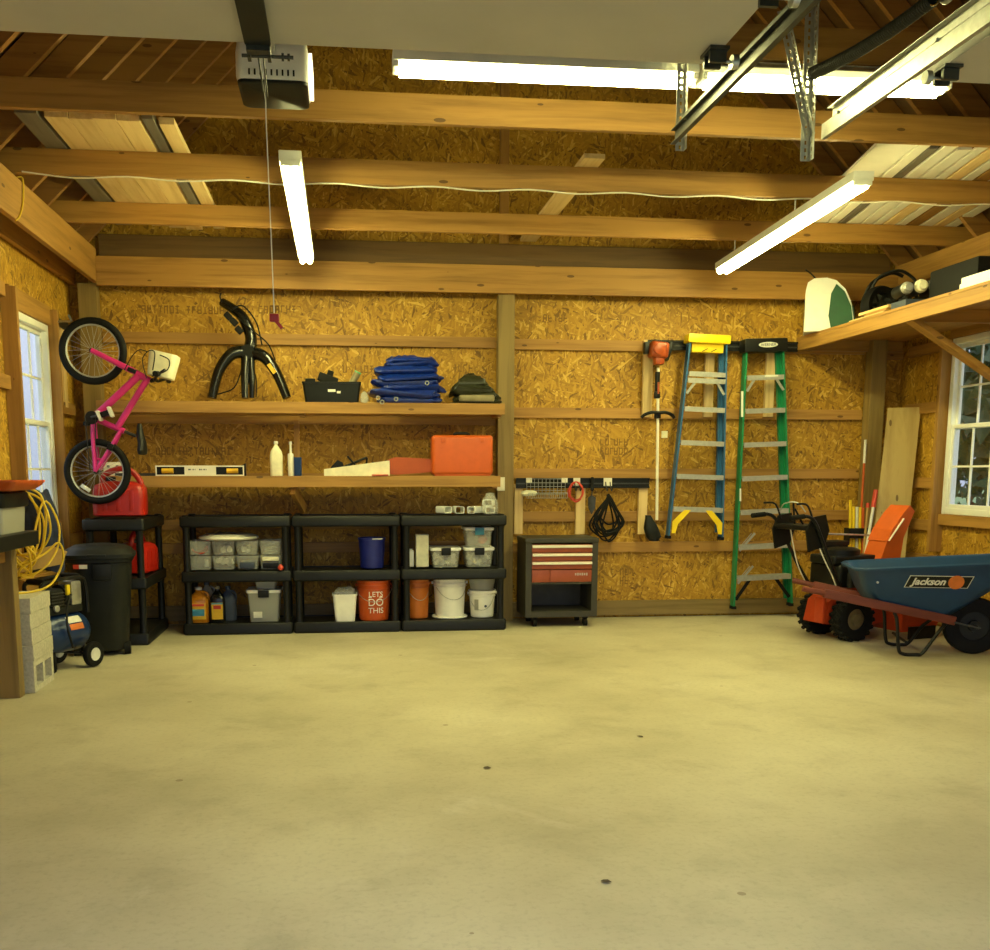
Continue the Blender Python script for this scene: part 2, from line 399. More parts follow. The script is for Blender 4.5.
# girts and studs of the side walls
for y0, y1, z in ((YF + .1, 6.995, 1.83), (YF + .1, 6.995, .72), (YF + .1, 6.995, 2.42), (8.005, 8.59, .72), (8.005, 8.59, 1.75), (7.005, 7.995, .48), (YF + .1, 6.8, .02), (6.805, 8.59, .02)):
    struct(MB().b2((XL + .001, y0, z), (XL + .039, y1, z + .09), .002).build('side_girt', 'pine_y', smooth=False, loc=(XL, (y0 + y1) / 2, z)))
for y0, y1, z in ((8.04, 8.59, 1.80), (8.04, 8.59, 1.16), (8.04, 8.59, .80), (YF + .1, 8.59, .50), (YF + .1, 6.9, 1.5), (YF + .1, 8.59, .02), (8.04, 8.59, 2.3)):
    struct(MB().b2((XR - .039, y0, z), (XR - .001, y1, z + .09), .002).build('side_girt', 'pine_y', smooth=False, loc=(XR, (y0 + y1) / 2, z)))
def window(nm, x, inward, w, studs):
    """double hung window with six panes a sash; x is the wall's inner face"""
    y0, y1, z0, z1 = w; s = inward
    root = struct(thing(nm, 'white double hung window with six panes a sash in the %s wall' % ('left' if s > 0 else 'right'), 'window', (x, (y0 + y1) / 2, z0)))
    hy, hz = (y1 - y0) / 2, z1 - z0
    f = MB(); t = .05
    xa, xb = -s * .05, s * .035
    for lo, hi in (((-hy, 0), (-hy + t, hz)), ((hy - t, 0), (hy, hz)), ((-hy + t, 0), (hy - t, t)), ((-hy + t, hz - t), (hy - t, hz))):
        f.b2((min(xa, xb), lo[0], lo[1]), (max(xa, xb), hi[0], hi[1]), .004)
    f.build('window_frame', 'vinyl', root)
    iy, mid = hy - t, hz / 2 + .0
    for q, (za, zb, xo) in enumerate(((t, mid + .02, s * .012), (mid - .02, hz - t, -s * .016))):
        sh = MB(); e = .034
        for lo, hi in (((-iy, za), (-iy + e, zb)), ((iy - e, za), (iy, zb)), ((-iy + e, za), (iy - e, za + e)), ((-iy + e, zb - e), (iy - e, zb))):
            sh.b2((xo - .012, lo[0], lo[1]), (xo + .012, hi[0], hi[1]), .003)
        for k in (1, 2):
            yy = -iy + e + (2 * iy - 2 * e) * k / 3; sh.b2((xo - .007, yy - .008, za + e), (xo + .007, yy + .008, zb - e))
        zz = (za + zb) / 2; sh.b2((xo - .006, -iy + e, zz - .008), (xo + .006, iy - e, zz + .008))
        so = sh.build('sash', 'vinyl', root)
        MB().b2((xo - .002, -iy + e, za + e), (xo + .002, iy - e, zb - e)).build('glass_pane', 'glass', so, smooth=False)
    # rough framing round the opening
    for yy in ((y0 - .06, y0 - .02), (y1 + .02, y1 + .06)):
        xs = (XL + .001, XL + .10) if s > 0 else (XR - .11, XR)
        struct(MB().b2((xs[0], yy[0], z0 - .32), (xs[1], yy[1], z1 + (.12 if s > 0 else .0)), .003).build('window_stud', 'pine_z', smooth=False, loc=(x, yy[0], z0)))
    xs = (XL, XL + .05) if s > 0 else (XR - .05, XR)
    struct(MB().b2((xs[0], y0 - .02, z0 - .09), (xs[1], y1 + .02, z0 - .003), .003).build('window_sill', 'pine_y', smooth=False))
    struct(MB().b2((xs[0], y0 - .02, z1 + .003), (xs[1], y1 + .02, z1 + .14), .003).build('window_lintel', 'pine_y', smooth=False))
window('window_1', XL, 1, WL, 0); window('window_2', XR, -1, WR, 0)

# ------------------------------------------------------------------ timber wall shelves
def wall_shelf(name, label, x0, x1, zt, yf):
    t = thing(name, label, 'shelf', ((x0 + x1) / 2, YB, zt), 0, 'long wooden wall shelves')
    o = V(t.location)
    MB().b2(V((x0, yf + .04, zt - .018)) - o, V((x1, 8.59, zt)) - o).build('shelf_board', 'pine_x', t, smooth=False)
    MB().b2(V((x0, yf, zt - .085)) - o, V((x1, yf + .038, zt + .004)) - o, .003).build('front_rail', 'pine_x', t, smooth=False)
    MB().b2(V((x0, 8.552, zt - .083)) - o, V((x1, 8.59, zt - .02)) - o, .003).build('wall_cleat', 'pine_x', t, smooth=False)
    for xx in (x0 + .02, (x0 + x1) / 2 - .05, x1 - .06):
        MB().b2(V((xx, yf + .04, zt - .1)) - o, V((xx + .04, 8.55, zt - .02)) - o).build('cross_bearer', 'pine_y', t, smooth=False)
    return t
ZS1, ZS2 = 1.845, 1.262
wall_shelf('wall_shelf', 'upper long pine wall shelf holding the bike rack and folded tarps', -1.90, 1.318, ZS1, 8.2)
wall_shelf('wall_shelf', 'lower long pine wall shelf holding the spirit level and orange case', -1.90, 1.285, ZS2, 8.2)
tag(MB().b2((-.40, 8.51, ZS2 + .002), (-.355, 8.55, ZS1 - .12), .002).build('shelf_prop', 'pine_z', smooth=False, loc=(-.38, 8.53, ZS2)), 'short upright pine post propping the upper wall shelf', 'shelf post', 'pine shelf props')
tag(MB().beam((-.33, 8.46, .99), (-.40, 8.25, 1.155), .04, .085).build('shelf_prop', 'pine_z', smooth=False, loc=(-.38, 8.4, .95)), 'dark wooden leg under the lower wall shelf, above the black shelving', 'shelf post', 'pine shelf props')
# plank shelf over the right window
t = thing('window_shelf', 'deep plywood shelf on a pine edge board above the right window', 'shelf', (4.0, 8.7, 2.45))
o = V(t.location)
MB().b2(V((4.0, 5.2, 2.452)) - o, V((4.985, 8.70, 2.472)) - o).build('shelf_board', 'pine_y', t, smooth=False)
MB().b2(V((4.0, 5.2, 2.355)) - o, V((4.038, 8.70, 2.450)) - o, .003).build('front_rail', 'pine_y', t, smooth=False)
for yy in (8.66, 6.95, 5.4):
    MB().b2(V((4.04, yy, 2.36)) - o, V((4.98, yy + .038, 2.45)) - o).build('cross_bearer', 'pine_x', t, smooth=False)
br = MB().beam(V((4.03, 6.93, 2.37)) - o, V((4.96, 6.90, 1.80)) - o, .038, .089, (0, 1, 0)).build('diagonal_brace', 'pine_x', t, smooth=False)

# ------------------------------------------------------------------ black plastic shelving
def shelving(loc, rot, label):
    t = thing('plastic_shelving', label, 'shelving unit', loc, rot, 'black plastic shelving units')
    w, d = .868, .45
    for z in (.0, .425, .863):
        h = .085 if z else .09
        b = MB(); f = lambda e, zz: [V((x, y, zz)) for x, y in rrect(w - e, d - e, .02, 3)]
        b.loft([f(.02, z), f(0, z + .012), f(0, z + h - .01), f(.012, z + h), f(.05, z + h), f(.05, z + h - .008)])
        bd = b.build('shelf_board', 'blk', t)
        if z > .5:
            b = MB()
            for sx in (-1, 1):
                for sy in (-1, 1): b.lathe([(.03, z + h), (.03, z + h + .006), (.022, z + h + .01)], 12, Matrix.Translation((sx * (w / 2 - .045), sy * (d / 2 - .045), 0)))
            b.build('post_cap', 'blk', bd)
    for z0, z1 in ((.087, .427), (.508, .866)):
        for sx in (-1, 1):
            for sy in (-1, 1):
                MB().lathe([(.031, z0), (.027, z0 + .03), (.027, z1 - .03), (.031, z1)], 14, Matrix.Translation((sx * (w / 2 - .045), sy * (d / 2 - .045), 0))).build('post', 'blk', t)
    return t
SH = shelving((-.858, 8.33, 0), 0, 'black shelving unit with clear shoebox bins and oil jugs, nearest the corner')
dup(SH, (.018, 8.33, 0), 0, 'black shelving unit holding a blue bucket above a lettered orange bucket')
dup(SH, (.892, 8.33, 0), 0, 'black shelving unit next to the tool chest, with three buckets at the bottom')
dup(SH, (-1.70, 8.10, 0), PI / 2, 'black shelving unit by the wheeled trash can with a red fuel can on top')
Z0, Z1, Z2 = .0858, .5158, .9542                            # usable tops

# ------------------------------------------------------------------ fluorescent lights
def strip_light(label, p0, p1, w=.108, refl=0):
    p0, p1 = V(p0), V(p1); L = (p1 - p0).length; a = math.atan2(p1.y - p0.y, p1.x - p0.x)
    t = thing('fluorescent_light', label, 'ceiling light', (p0 + p1) / 2, a, 'glowing fluorescent strip lights')
    b = MB().box((0, 0, -.026), (L, w * 1.1, .052), None, .004)
    if refl:
        b.loft([[V((x, y, z)) for y, z in ((-w / 2, -.006), (-w / 2 - refl, -.05), (-w / 2 - refl, -.046), (-w / 2, -.002), (w / 2, -.002), (w / 2 + refl, -.046), (w / 2 + refl, -.05), (w / 2, -.006))] for x in (-L / 2, L / 2)])
    b.build('light_housing', 'paint', t)
    for sx in (-1, 1):
        MB().box((sx * (L / 2 - .012), 0, -.058), (.024, w * .95, .036), None, .003).build('lamp_holder', 'paint', t)
    for sy in (-1, 1):
        tb = MB().cyl((-L / 2 + .03, sy * w * .25, -.073), (L / 2 - .03, sy * w * .25, -.073), .019, seg=10).build('fluorescent_tube', 'tube', t)
    return t
strip_light('lit strip light running lengthwise nearer the bike wall', V((-.25, 5.62, 2.97)), V((-.254, 8.10, 2.97)))
strip_light('lit strip light running lengthwise under the stored white trim boards', V((2.935, 5.62, 2.97)), V((3.075, 8.12, 2.97)))
strip_light('longer lit strip light along the edge of the grey door, at the opener end', (.24, 4.595, 3.078), (1.58, 4.585, 3.078), .11, .0)
strip_light('lit strip light behind the door tracks and hanging brackets', (1.60, 4.585, 3.078), (2.75, 4.56, 3.078), .11, .07)
for o in [o for o in bpy.data.objects if o.name.startswith('fluorescent_light') and 'running' in o['label']]:
    for y in (6.62, 7.82):
        dx = (y - o.location.y) / math.cos(o.rotation_euler.z - PI / 2)
        MB().cyl((dx, 0, 0), (dx, 0, .11), .006, seg=8).box((dx, 0, .002), (.05, .03, .004)).build('hanger_rod', 'steel', o)

# ------------------------------------------------------------------ overhead doors, tracks, opener
def oh_door(label, x0, x1, ye):
    t = thing('garage_door', label, 'garage door', ((x0 + x1) / 2, ye, 2.75), 0, 'raised grey garage doors'); w = x1 - x0
    n = 4; hh = (ye - YF - .35) / n
    for k in range(n):
        MB().b2((-w / 2, -hh * (k + 1) + .003, 0), (w / 2, -hh * k, .045), .003).build('door_section', 'doorgrey', t, smooth=False)
    for sx in (-1, 1):
        for k in range(n):
            y = -.12 - hh * k if k == 0 else -hh * k
            hg = MB().b2((sx * (w / 2 - .02) - .035, y - .05, -.012), (sx * (w / 2 - .02) + .035, y + .05, -.001)).b2((sx * (w / 2 - .02) - .03, y - .035, -.05), (sx * (w / 2 - .02) + .03, y - .02, -.012)).b2((sx * (w / 2 - .02) - .03, y + .02, -.05), (sx * (w / 2 - .02) + .03, y + .035, -.012)).build('roller_hinge', 'dsteel', t, smooth=False)
            MB().cyl((sx * (w / 2 - .03), y, -.035), (sx * (w / 2 + .05), y, -.035), .006, seg=8).cyl((sx * (w / 2 + .04), y, -.035), (sx * (w / 2 + .062), y, -.035), .024, seg=16).build('roller', 'steel', hg)
    return t
oh_door('raised grey overhead door, the one carrying the opener arm', -1.87, 1.335, 3.735)
oh_door('raised grey overhead door beside the silver track and spring', 2.19, 4.85, 3.79)
def track(name, label, x, y1, s, mat, z=2.735):
    t = thing('door_track_rail', label, 'door track', (x, y1, z), 0, 'overhead door tracks'); L = y1 - YF - .3
    pr = [(-.03, -.0015), (.03, -.0015), (.03, .02), (.026, .02), (.026, .0015), (-.026, .0015), (-.026, .02), (-.03, .02)]
    b = MB(); b.loft([[V((s * q[1], yy, q[0])) for q in pr] for yy in (-L, 0)]); b.build('track_channel', mat, t, smooth=False)
    b = MB().b2((min(-s * .001, -s * .004), -L, .028), (max(-s * .001, -s * .004), -.1, .062)).b2((min(-s * .028, -s * .001), -L, .060), (max(-s * .028, -s * .001), -.1, .063)); b.build('track_angle', mat, t, smooth=False)
    for k in range(4): MB().cyl((-.012, -.15 - k * .7, .03), (.012, -.15 - k * .7, .03), .007, seg=8).build('track_bolt', 'steel', t)
    return t
track('door_track', 'dark steel door track beside the opener door', 1.46, 4.47, -1, 'dsteel')
track('door_track', 'bright galvanised door track beside the coil spring', 2.06, 4.33, 1, 'steel')
def perf(p0, p1, name, w=.038, face=(0, -1, 0)):
    """punched angle iron: two flanges with a row of real holes shown as dark slots"""
    p0, p1 = V(p0), V(p1); d = (p1 - p0); L = d.length; z = d.normalized(); y = V(face); x = y.cross(z).normalized(); y = z.cross(x)
    rm = Matrix((x, y, z)).transposed().to_4x4(); rm.translation = p0
    b = MB(); n = int(L / .03)
    f = .5
    def strip(ax):
        def q(u, v, w0): return rm @ (V((u, 0 + w0, v)) if ax == 0 else V((w0 - .0, u, v)))
        for k in range(n):
            v0, v1 = L * k / n, L * (k + 1) / n; h = (v1 - v0) * .27; c = (v0 + v1) / 2
            for (a0, a1, c0, c1) in ((0, w / 2 - .005, v0, v1), (w / 2 + .005, w, v0, v1), (w / 2 - .005, w / 2 + .005, v0, c - h), (w / 2 - .005, w / 2 + .005, c + h, v1)):
                vs = [b.bm.verts.new(q(u, v, t)) for t in (0, .002) for u, v in ((a0, c0), (a1, c0), (a1, c1), (a0, c1))]
                for fc in ((0, 1, 2, 3), (7, 6, 5, 4), (0, 4, 5, 1), (1, 5, 6, 2), (2, 6, 7, 3), (3, 7, 4, 0)): b.bm.faces.new([vs[i] for i in fc])
    strip(0); strip(1)
    return b
t = thing('track_hanger', 'punched angle iron hanging at the end of the dark door track', 'bracket', (1.50, 4.47, 2.68), 0, 'punched track hangers')
perf((0, 0, 0), (.0, 0.005, .42), 'a').build('punched_angle', 'alu', t, smooth=False)
t = thing('track_hanger', 'pair of punched angle irons holding the silver door track', 'bracket', (2.02, 4.35, 2.62), 0, 'punched track hangers')
perf((0, 0, 0), (-.01, .0, .72), 'a', .042).build('punched_angle', 'alu', t, smooth=False)
perf((0.0, -.01, .10), (-.14, .0, .60), 'a', .034).build('punched_angle', 'alu', t, smooth=False)
t = thing('door_spring', 'black coil extension spring with a cable pulley beside silver track', 'spring', (1.925, 4.16, 2.9))
p0, p1 = V((0, 0, 0)), V((.14, -.62, .02))
hel = []
for k in range(60 * 10):
    u = k / 600; a = 2 * PI * k / 10; dr = (p1 - p0).normalized(); e1 = V((0, 0, 1)); e2 = dr.cross(e1).normalized()
    hel.append(p0.lerp(p1, u) + (e1 * math.cos(a) + e2 * math.sin(a)) * .021 + V((0, 0, -.02 * math.sin(PI * u))))
MB().tube(hel, .0052, 6).build('coil', 'dsteel', t)
MB().tube([p0.lerp(p1, u / 10) + V((0, 0, -.02 * math.sin(PI * u / 10))) for u in range(11)], .0185, 10).build('coil_core', 'blk', t)
MB().torus(p1 + V((.03, -.04, .01)), .03, .010, (1, .2, 0), 24, 8).cyl(p1 + V((.018, -.04, .01)), p1 + V((.042, -.04, .01)), .026).build('pulley', 'steel', t)
MB().torus(p1 + V((0, -.0, .0)), .02, .004, (.3, 1, 0), 18, 6).build('spring_hook', 'chrome', t)
MB().tube([p1 + V((.03, -.04, .04)), p1 + V((.1, -1.6, .05))], .003, 6).build('cable', 'steel', t)

# opener
t = thing('garage_opener', 'white and black garage door opener hanging behind the grey door', 'door opener', (-.257, 4.34, 2.85))
bx = lambda sx, y0, z0, z1: [V((x * sx, y, z)) for x, y, z in ()]
b = MB(); w = .145
b.loft([[V((x, y + .15, z)) for x, y in rrect(2 * w * s, .30 * s2, .03)] for z, s, s2 in ((.006, .97, .97), (.02, 1, 1), (.11, 1.0, 1), (.155, .96, .94), (.165, .9, .88))]); b.build('opener_case', 'white', t)
MB().loft([[V((x, y + .15, z)) for x, y in rrect(2 * w * s, .30 * s, .03)] for z, s in ((-.012, .9), (-.006, .96), (.004, .97))]).build('opener_base', 'blk', t)
b = MB()
for k in range(9): b.box((-.09 + k * .022, -.001, .03), (.007, .006, .022))
b.build('cooling_vents', 'blk', t, smooth=False)
MB().loft([[V((w + dx, y, z)) for y, z in ((.03, .02), (.27, .02), (.27, .12), (.03, .12))] for dx in (.001, .012, .014)]).build('light_lens', 'lens', t)
MB().b2((-.016, -3.1, .10), (.016, .0, .132)).build('opener_rail', 'steel', t, smooth=False)
MB().b2((-.13, .17, .16), (-.11, .19, .30)).b2((.11, .17, .16), (.13, .19, .30)).build('hanging_strap', 'steel', t, smooth=False)
t = thing('opener_arm', 'dark green steel arm bolted under the grey door by the opener', 'bracket', (-.262, 3.72, 2.715))
MB().prism([(-.044, -.9), (.044, -.9), (.044, -.06), (.03, 0.01), (-.03, 0.01), (-.044, -.06)], .004, .016, 'z').build('arm_plate', 'can', t, smooth=False)
MB().b2((-.04, -.01, -.02), (-.028, .03, .02)).b2((.028, -.01, -.02), (.04, .03, .02)).b2((-.04, -.05, -.012), (.04, -.01, .004)).build('hinge_block', 'dsteel', t, smooth=False)
MB().cyl((-.06, .015, -.006), (.115, .015, -.006), .006).cyl((.075, .015, -.006), (.083, .015, -.006), .013).cyl((.095, .015, -.006), (.103, .015, -.006), .012).build('clevis_bolt', 'dsteel', t)
MB().beam((-.005, .015, 0), (.0, .22, -.075), .004, .022, (0, 0, 1)).beam((.012, .015, 0), (.012, .2, -.07), .004, .02, (0, 0, 1)).build('arm_link', 'dsteel', t, smooth=False)
t = thing('release_cord', 'thin pull cord with a red handle hanging from the opener', 'cord', (-.245, 3.9, 1.85))
MB().tube([(-.012, .02, .92), (-.012, .01, .7), (-.004, 0, .3), (0, 0, .03)], .0022, 6).build('cord', 'label_w', t)
MB().box((0, 0, .012), (.036, .014, .03), None, .005).beam((.006, 0, 0), (.028, 0, -.026), .012, .012).build('cord_handle', 'red', t)

# ------------------------------------------------------------------ timber stored above the joists
ZJ = 3.2265
gp = 'planks stored across the joists'
n = 6
edges = [(-1.62 + .158 * k, -1.62 + .158 * k + .152) for k in range(4)]
x = -1.60
for k in range(4):
    x0 = x + k * .128; nm = ORD[k]
    tag(MB().b2((x0, 6.05 + .015 * (k % 2), ZJ), (x0 + .124, 8.45 + .05 * k, ZJ + .036), .002).build('stored_plank', 'fresh_y', smooth=False, loc=(x0 + .06, 7.2, ZJ)),
        'pale pine plank above the joists, %s of four counted from the bike wall' % nm, 'plank', gp)
for x0, w_, mt, lb, y0 in ((-1.745, .12, 'greyboard', 'weathered grey board above the joists, on the bike wall side of four pale planks', 6.0), (-1.075, .062, 'greyboard', 'weathered dark board above the joists between pale planks and bright lumber', 6.02)):
    tag(MB().b2((x0, y0, ZJ), (x0 + w_, 8.5, ZJ + .05), .003).build('stored_plank', mt, smooth=False, loc=(x0 + .05, 7.2, ZJ)), lb, 'plank', gp)
tag(MB().b2((-.995, 6.10, ZJ), (-.91, 8.55, ZJ + .038), .003).build('stored_plank', 'fresh_y', smooth=False, loc=(-.95, 7.2, ZJ)), 'single bright two by four above the joists, closest to the pull cord', 'plank', gp)
tag(MB().b2((1.52, 6.43, ZJ), (1.655, 8.70, ZJ + .03), .003).build('stored_plank', 'fresh_y', smooth=False, loc=(1.58, 7.5, ZJ)), 'lone pine board lying across the joists mid-ceiling', 'plank', gp)
tag(MB().b2((-1.74, 5.95, ZJ + .052), (-.96, 6.03, ZJ + .082), .002).build('stored_plank', 'pine_x', smooth=False, loc=(-1.3, 6.0, ZJ)), 'dark crosswise board over the near ends of the stored planks', 'plank', gp)
gp = 'white trim boards stored above joists'
xs = 3.43; k = 0
spec = [(.24, 'ivory', 5.75, 9), (.07, 'ivory', 5.9, 8.4), (.05, 'greyboard', 6.0, 8.4), (.085, 'ivory', 5.8, 8.5), (.085, 'ivory', 6.0, 8.4), (.06, 'ivory', 5.85, 8.5), (.085, 'fresh_y', 5.9, 8.5), (.07, 'ivory', 5.75, 8.45), (.09, 'pine_y', 5.9, 8.4), (.09, 'ivory', 6.0, 8.5), (.08, 'fresh_y', 6.1, 8.3), (.085, 'ivory', 5.9, 8.5)]
nm = {'ivory': 'white trim board', 'fresh_y': 'pale pine strip', 'pine_y': 'brown pine strip', 'greyboard': 'grey weathered strip'}
for w_, mt, y0, y1 in spec:
    y1 = min(y1, 8.53)
    cx_ = xs + w_ / 2; an = -.19
    b = MB().b2((-w_ / 2, y0 - 7.2, 0), (w_ / 2, y1 - 7.2, .02), .002)
    o = b.build('trim_board_stored', mt, None, smooth=False); o.location = (cx_, 7.2, ZJ + .002); o.rotation_euler = (0, 0, an)
    tag(o, '%s lying over the joists, %s in the row counted from the strip light' % (nm[mt], ORD[k]), 'board', gp)
    xs += w_ + .022; k += 1
# cable stapled under the second joist
pts = [(XL + .3, 6.595, 3.085)]
for i in range(1, 22):
    xx = XL + .3 + i * .31; pts.append((xx, 6.592 + .004 * (i % 2), 3.074 - (.016 if i % 2 else .0)))
tag(MB().tube(catmull(pts, 4), .0045, 6).build('electric_cable', 'ivory'), 'thin white electric cable stapled along the second joist', 'cable')
tag(MB().tube(catmull([(-1.97, 6.7, 3.07), (-1.925, 6.72, 3.08), (-1.922, 6.70, 2.95), (-1.922, 6.62, 2.84), (-1.93, 6.55, 2.79)], 5), .005, 6).build('electric_cable', 'hose'), 'thin yellow cable looped over the big header beam', 'cable')
tag(MB().tube(catmull([(3.98, 8.545, 3.02), (4.03, 8.545, 2.99), (4.06, 8.54, 2.96), (4.09, 8.535, 2.93)], 5), .006, 6).build('electric_cable', 'blk'), 'black cord hanging down over the header beside the white bin', 'cable')
# ------------------------------------------------------------------ things on the black shelving
def clear_bin(name, label, loc, w, d, h, mat='clear', group=None, rot=0, lid=None, latch=None):
    t = thing(name, label, 'bin', loc, rot, group)
    MB().tray(w, d, h, .86, .003, .02, .0, .002).build('bin_body', mat, t)
    if lid:
        f = lambda e, z: [V((x, y, z)) for x, y in rrect(w + e, d + e, .022)]
        lo = MB().loft([f(.016, h - .012), f(.022, h - .002), f(.02, h + .012), f(.0, h + .014), f(-.03, h + .008)]).build('bin_lid', lid, t)
        if latch:
            MB().box((0, -d / 2 - .014, h - .018), (w * .34, .014, .06), None, .005).build('latch', latch, t)
            MB().box((0, d / 2 + .014, h - .018), (w * .34, .014, .06), None, .005).build('latch', latch, t)
    return t
def rods(n, r, L, ext, mat, parent, name, seed, z0=.012):
    rnd = random.Random(seed)
    for i in range(n):
        c = V((rnd.uniform(-ext[0], ext[0]), rnd.uniform(-ext[1], ext[1]), z0 + r + rnd.uniform(0, ext[2]))); a = rnd.uniform(-.6, .6); dv = V((math.sin(a), -math.cos(a), rnd.uniform(-.15, .15))) * L / 2
        b = MB(); pf = [c - dv, c + dv]
        b.tube(pf, r, 12).tube([c + dv * .9, c + dv * 1.03], r * 1.2, 12); b.build(name, mat, parent)
g8 = 'clear shoebox bins in two tiers'
what = {(0, 0): 'a white bottle inside', (0, 1): 'white pipe fittings packed inside', (0, 2): 'dark small parts inside', (0, 3): 'black hardware under white paper',
        (1, 0): 'red wires inside', (1, 1): 'a few white pipe fittings inside', (1, 2): 'many short white tubes inside', (1, 3): 'coiled grey cable inside'}
for tier in (0, 1):
    for k in range(4):
        x = W(199.5 + k * 23.7, 560, 8.2).x; z = Z1 + .001 + tier * .119
        bn = clear_bin('shoebox_bin', 'clear shoebox bin, %s tier on black shelf, with %s' % (('lower', 'upper')[tier], what[(tier, k)]), (x, 8.335, z), .184, .27, .112, group=g8)
        q = (tier, k)
        if q == (0, 1): rods(9, .019, .05, (.042, .09, .05), 'ivory', bn, 'pipe_fitting', 3)
        elif q == (1, 1): rods(5, .019, .06, (.042, .09, .02), 'ivory', bn, 'pipe_fitting', 5)
        elif q == (1, 2): rods(8, .014, .06, (.045, .09, .03), 'ivory', bn, 'pipe_fitting', 8)
        elif q == (0, 0): MB().cyl((.045, -.06, .02), (.045, -.06, .085), .018).build('small_bottle', 'ivory', bn)
        elif q == (1, 0): MB().tube(catmull([(-.06, -.11, .05), (-.03, -.1, .02), (.02, -.12, .015), (.06, -.1, .04), (.06, -.12, .07), (.02, -.08, .03), (-.04, -.06, .02)], 6), .006, 6).build('red_wire', 'redwire', bn)
        elif q == (1, 3): MB().tube(catmull([(.05 * math.cos(a * .9), -.08 + .03 * math.sin(a * 1.3), .02 + .005 * a) for a in range(14)], 4), .004, 6).build('grey_cable', 'alu', bn)
        elif q == (0, 2): MB().box((0, -.04, .035), (.12, .2, .05), None, .01).build('dark_parts', 'slate', bn)
        else:
            MB().box((0, -.02, .03), (.13, .22, .045), None, .01).build('dark_hardware', 'blk', bn); MB().box((0, -.1, .085), (.13, .1, .03), None, .008).build('paper_pack', 'cream', bn)
o = MB().lathe([(.01, .03), (.10, .034), (.19, .028), (.235, .012), (.24, 0), (.225, -.012), (.01, -.006)], 40).build('round_lid', 'ivory')
o.location = (W(229, 545, 8.335).x, 8.335, Z1 + .2545); tag(o, 'large white oval lid lying on top of the clear shoebox bins', 'lid')
o = MB().box((0, 0, .02), (.04, .035, .038), None, .006).lathe([(.01, .038), (.012, .05)], 12).build('red_stopper', 'red'); o.location = (W(208, 548, 8.2).x, 8.215, Z1 + .2345); tag(o, 'small red plastic cap sitting on the upper red-wire bin', 'cap')
o = MB().sphere((0, 0, .022), (.024, .02, .022)).lathe([(.009, .04), (.009, .05)], 10).build('pink_ball', 'redwire'); o.location = (W(281, 569, 8.13).x, 8.09, Z1 + .03); o.location.z = Z1 + .002; tag(o, 'small pink ball at the corner of the clear bins', 'ball')

def jug(label, px, y, body, capmat, lab, dims, group='jugs and oil bottles', handle=True, name='plastic_jug', z=Z0):
    w, d, h = dims; x = W(px, 620, y).x
    t = thing(name, label, 'bottle', (x, y, z), 0, group)
    prof = [(0.0, .96), (.02, 1), (.60, 1), (.72, .86), (.82, .5), (.88, .28), (.92, .24), (.93, .24)]
    MB().loft([[V((px_ * s, py_ * s, zf * h)) for px_, py_ in rrect(w, d, min(w, d) * .32)] for zf, s in prof]).build('bottle_body', body, t)
    MB().lathe([(w * .17, .925 * h), (w * .17, h), (w * .12, h + .003)], 16).build('cap', capmat, t)
    if handle: MB().tube(catmull([(w * .16, 0, .88 * h), (w * .40, 0, .82 * h), (w * .47, 0, .68 * h), (w * .45, 0, .56 * h)], 5), w * .07, 8).build('bottle_handle', body, t)
    if lab:
        lo = MB().box((0, -d / 2 - .001, h * .33), (w * .74, .002, h * .46), None).build('bottle_label', lab, t, smooth=False)
        return t, lo
    return t, None
t, lo = jug('amber washer fluid jug with a yellow and blue label and white cap', 199.5, 8.27, 'amber', 'label_w', 'label_y', (.165, .12, .285))
MB().box((0, -.0635, .085), (.10, .001, .055)).build('label_picture', 'label_b', lo, smooth=False); MB().box((0, -.0635, .145), (.10, .001, .018)).build('label_band', 'redwire', lo, smooth=False)
t, lo = jug('black motor oil bottle with a yellow label and tan cap', 218.3, 8.24, 'blkgloss', 'gold', 'label_y', (.12, .09, .295), handle=False)
MB().box((0, -.0485, .128), (.06, .001, .03)).build('label_mark', 'red', lo, smooth=False); MB().box((0, -.0485, .158), (.088, .001, .012)).build('label_band', 'label_b', lo, smooth=False)
jug('slate grey jug standing behind the black oil bottle', 229, 8.36, 'slate', 'slate', None, (.13, .11, .28))
jug('grey jug standing behind the amber washer fluid jug', 208, 8.44, 'frost', 'slate', None, (.14, .12, .31))
t = clear_bin('latch_tote', 'tall clear tote with a black latch under a small clear bin', (W(264, 612, 8.2).x, 8.335, Z0), .262, .26, .25, 'frost', 'clear latched totes', lid='vinyl', latch='blk')
MB().box((-.05, -.131, .06), (.07, .002, .05)).build('paper_label', 'label_w', t, smooth=False)
clear_bin('small_bin', 'small clear bin set on the tall tote beside the oil jugs', (W(266, 590, 8.25).x, 8.335, Z0 + .2665), .175, .19, .068, 'frost')

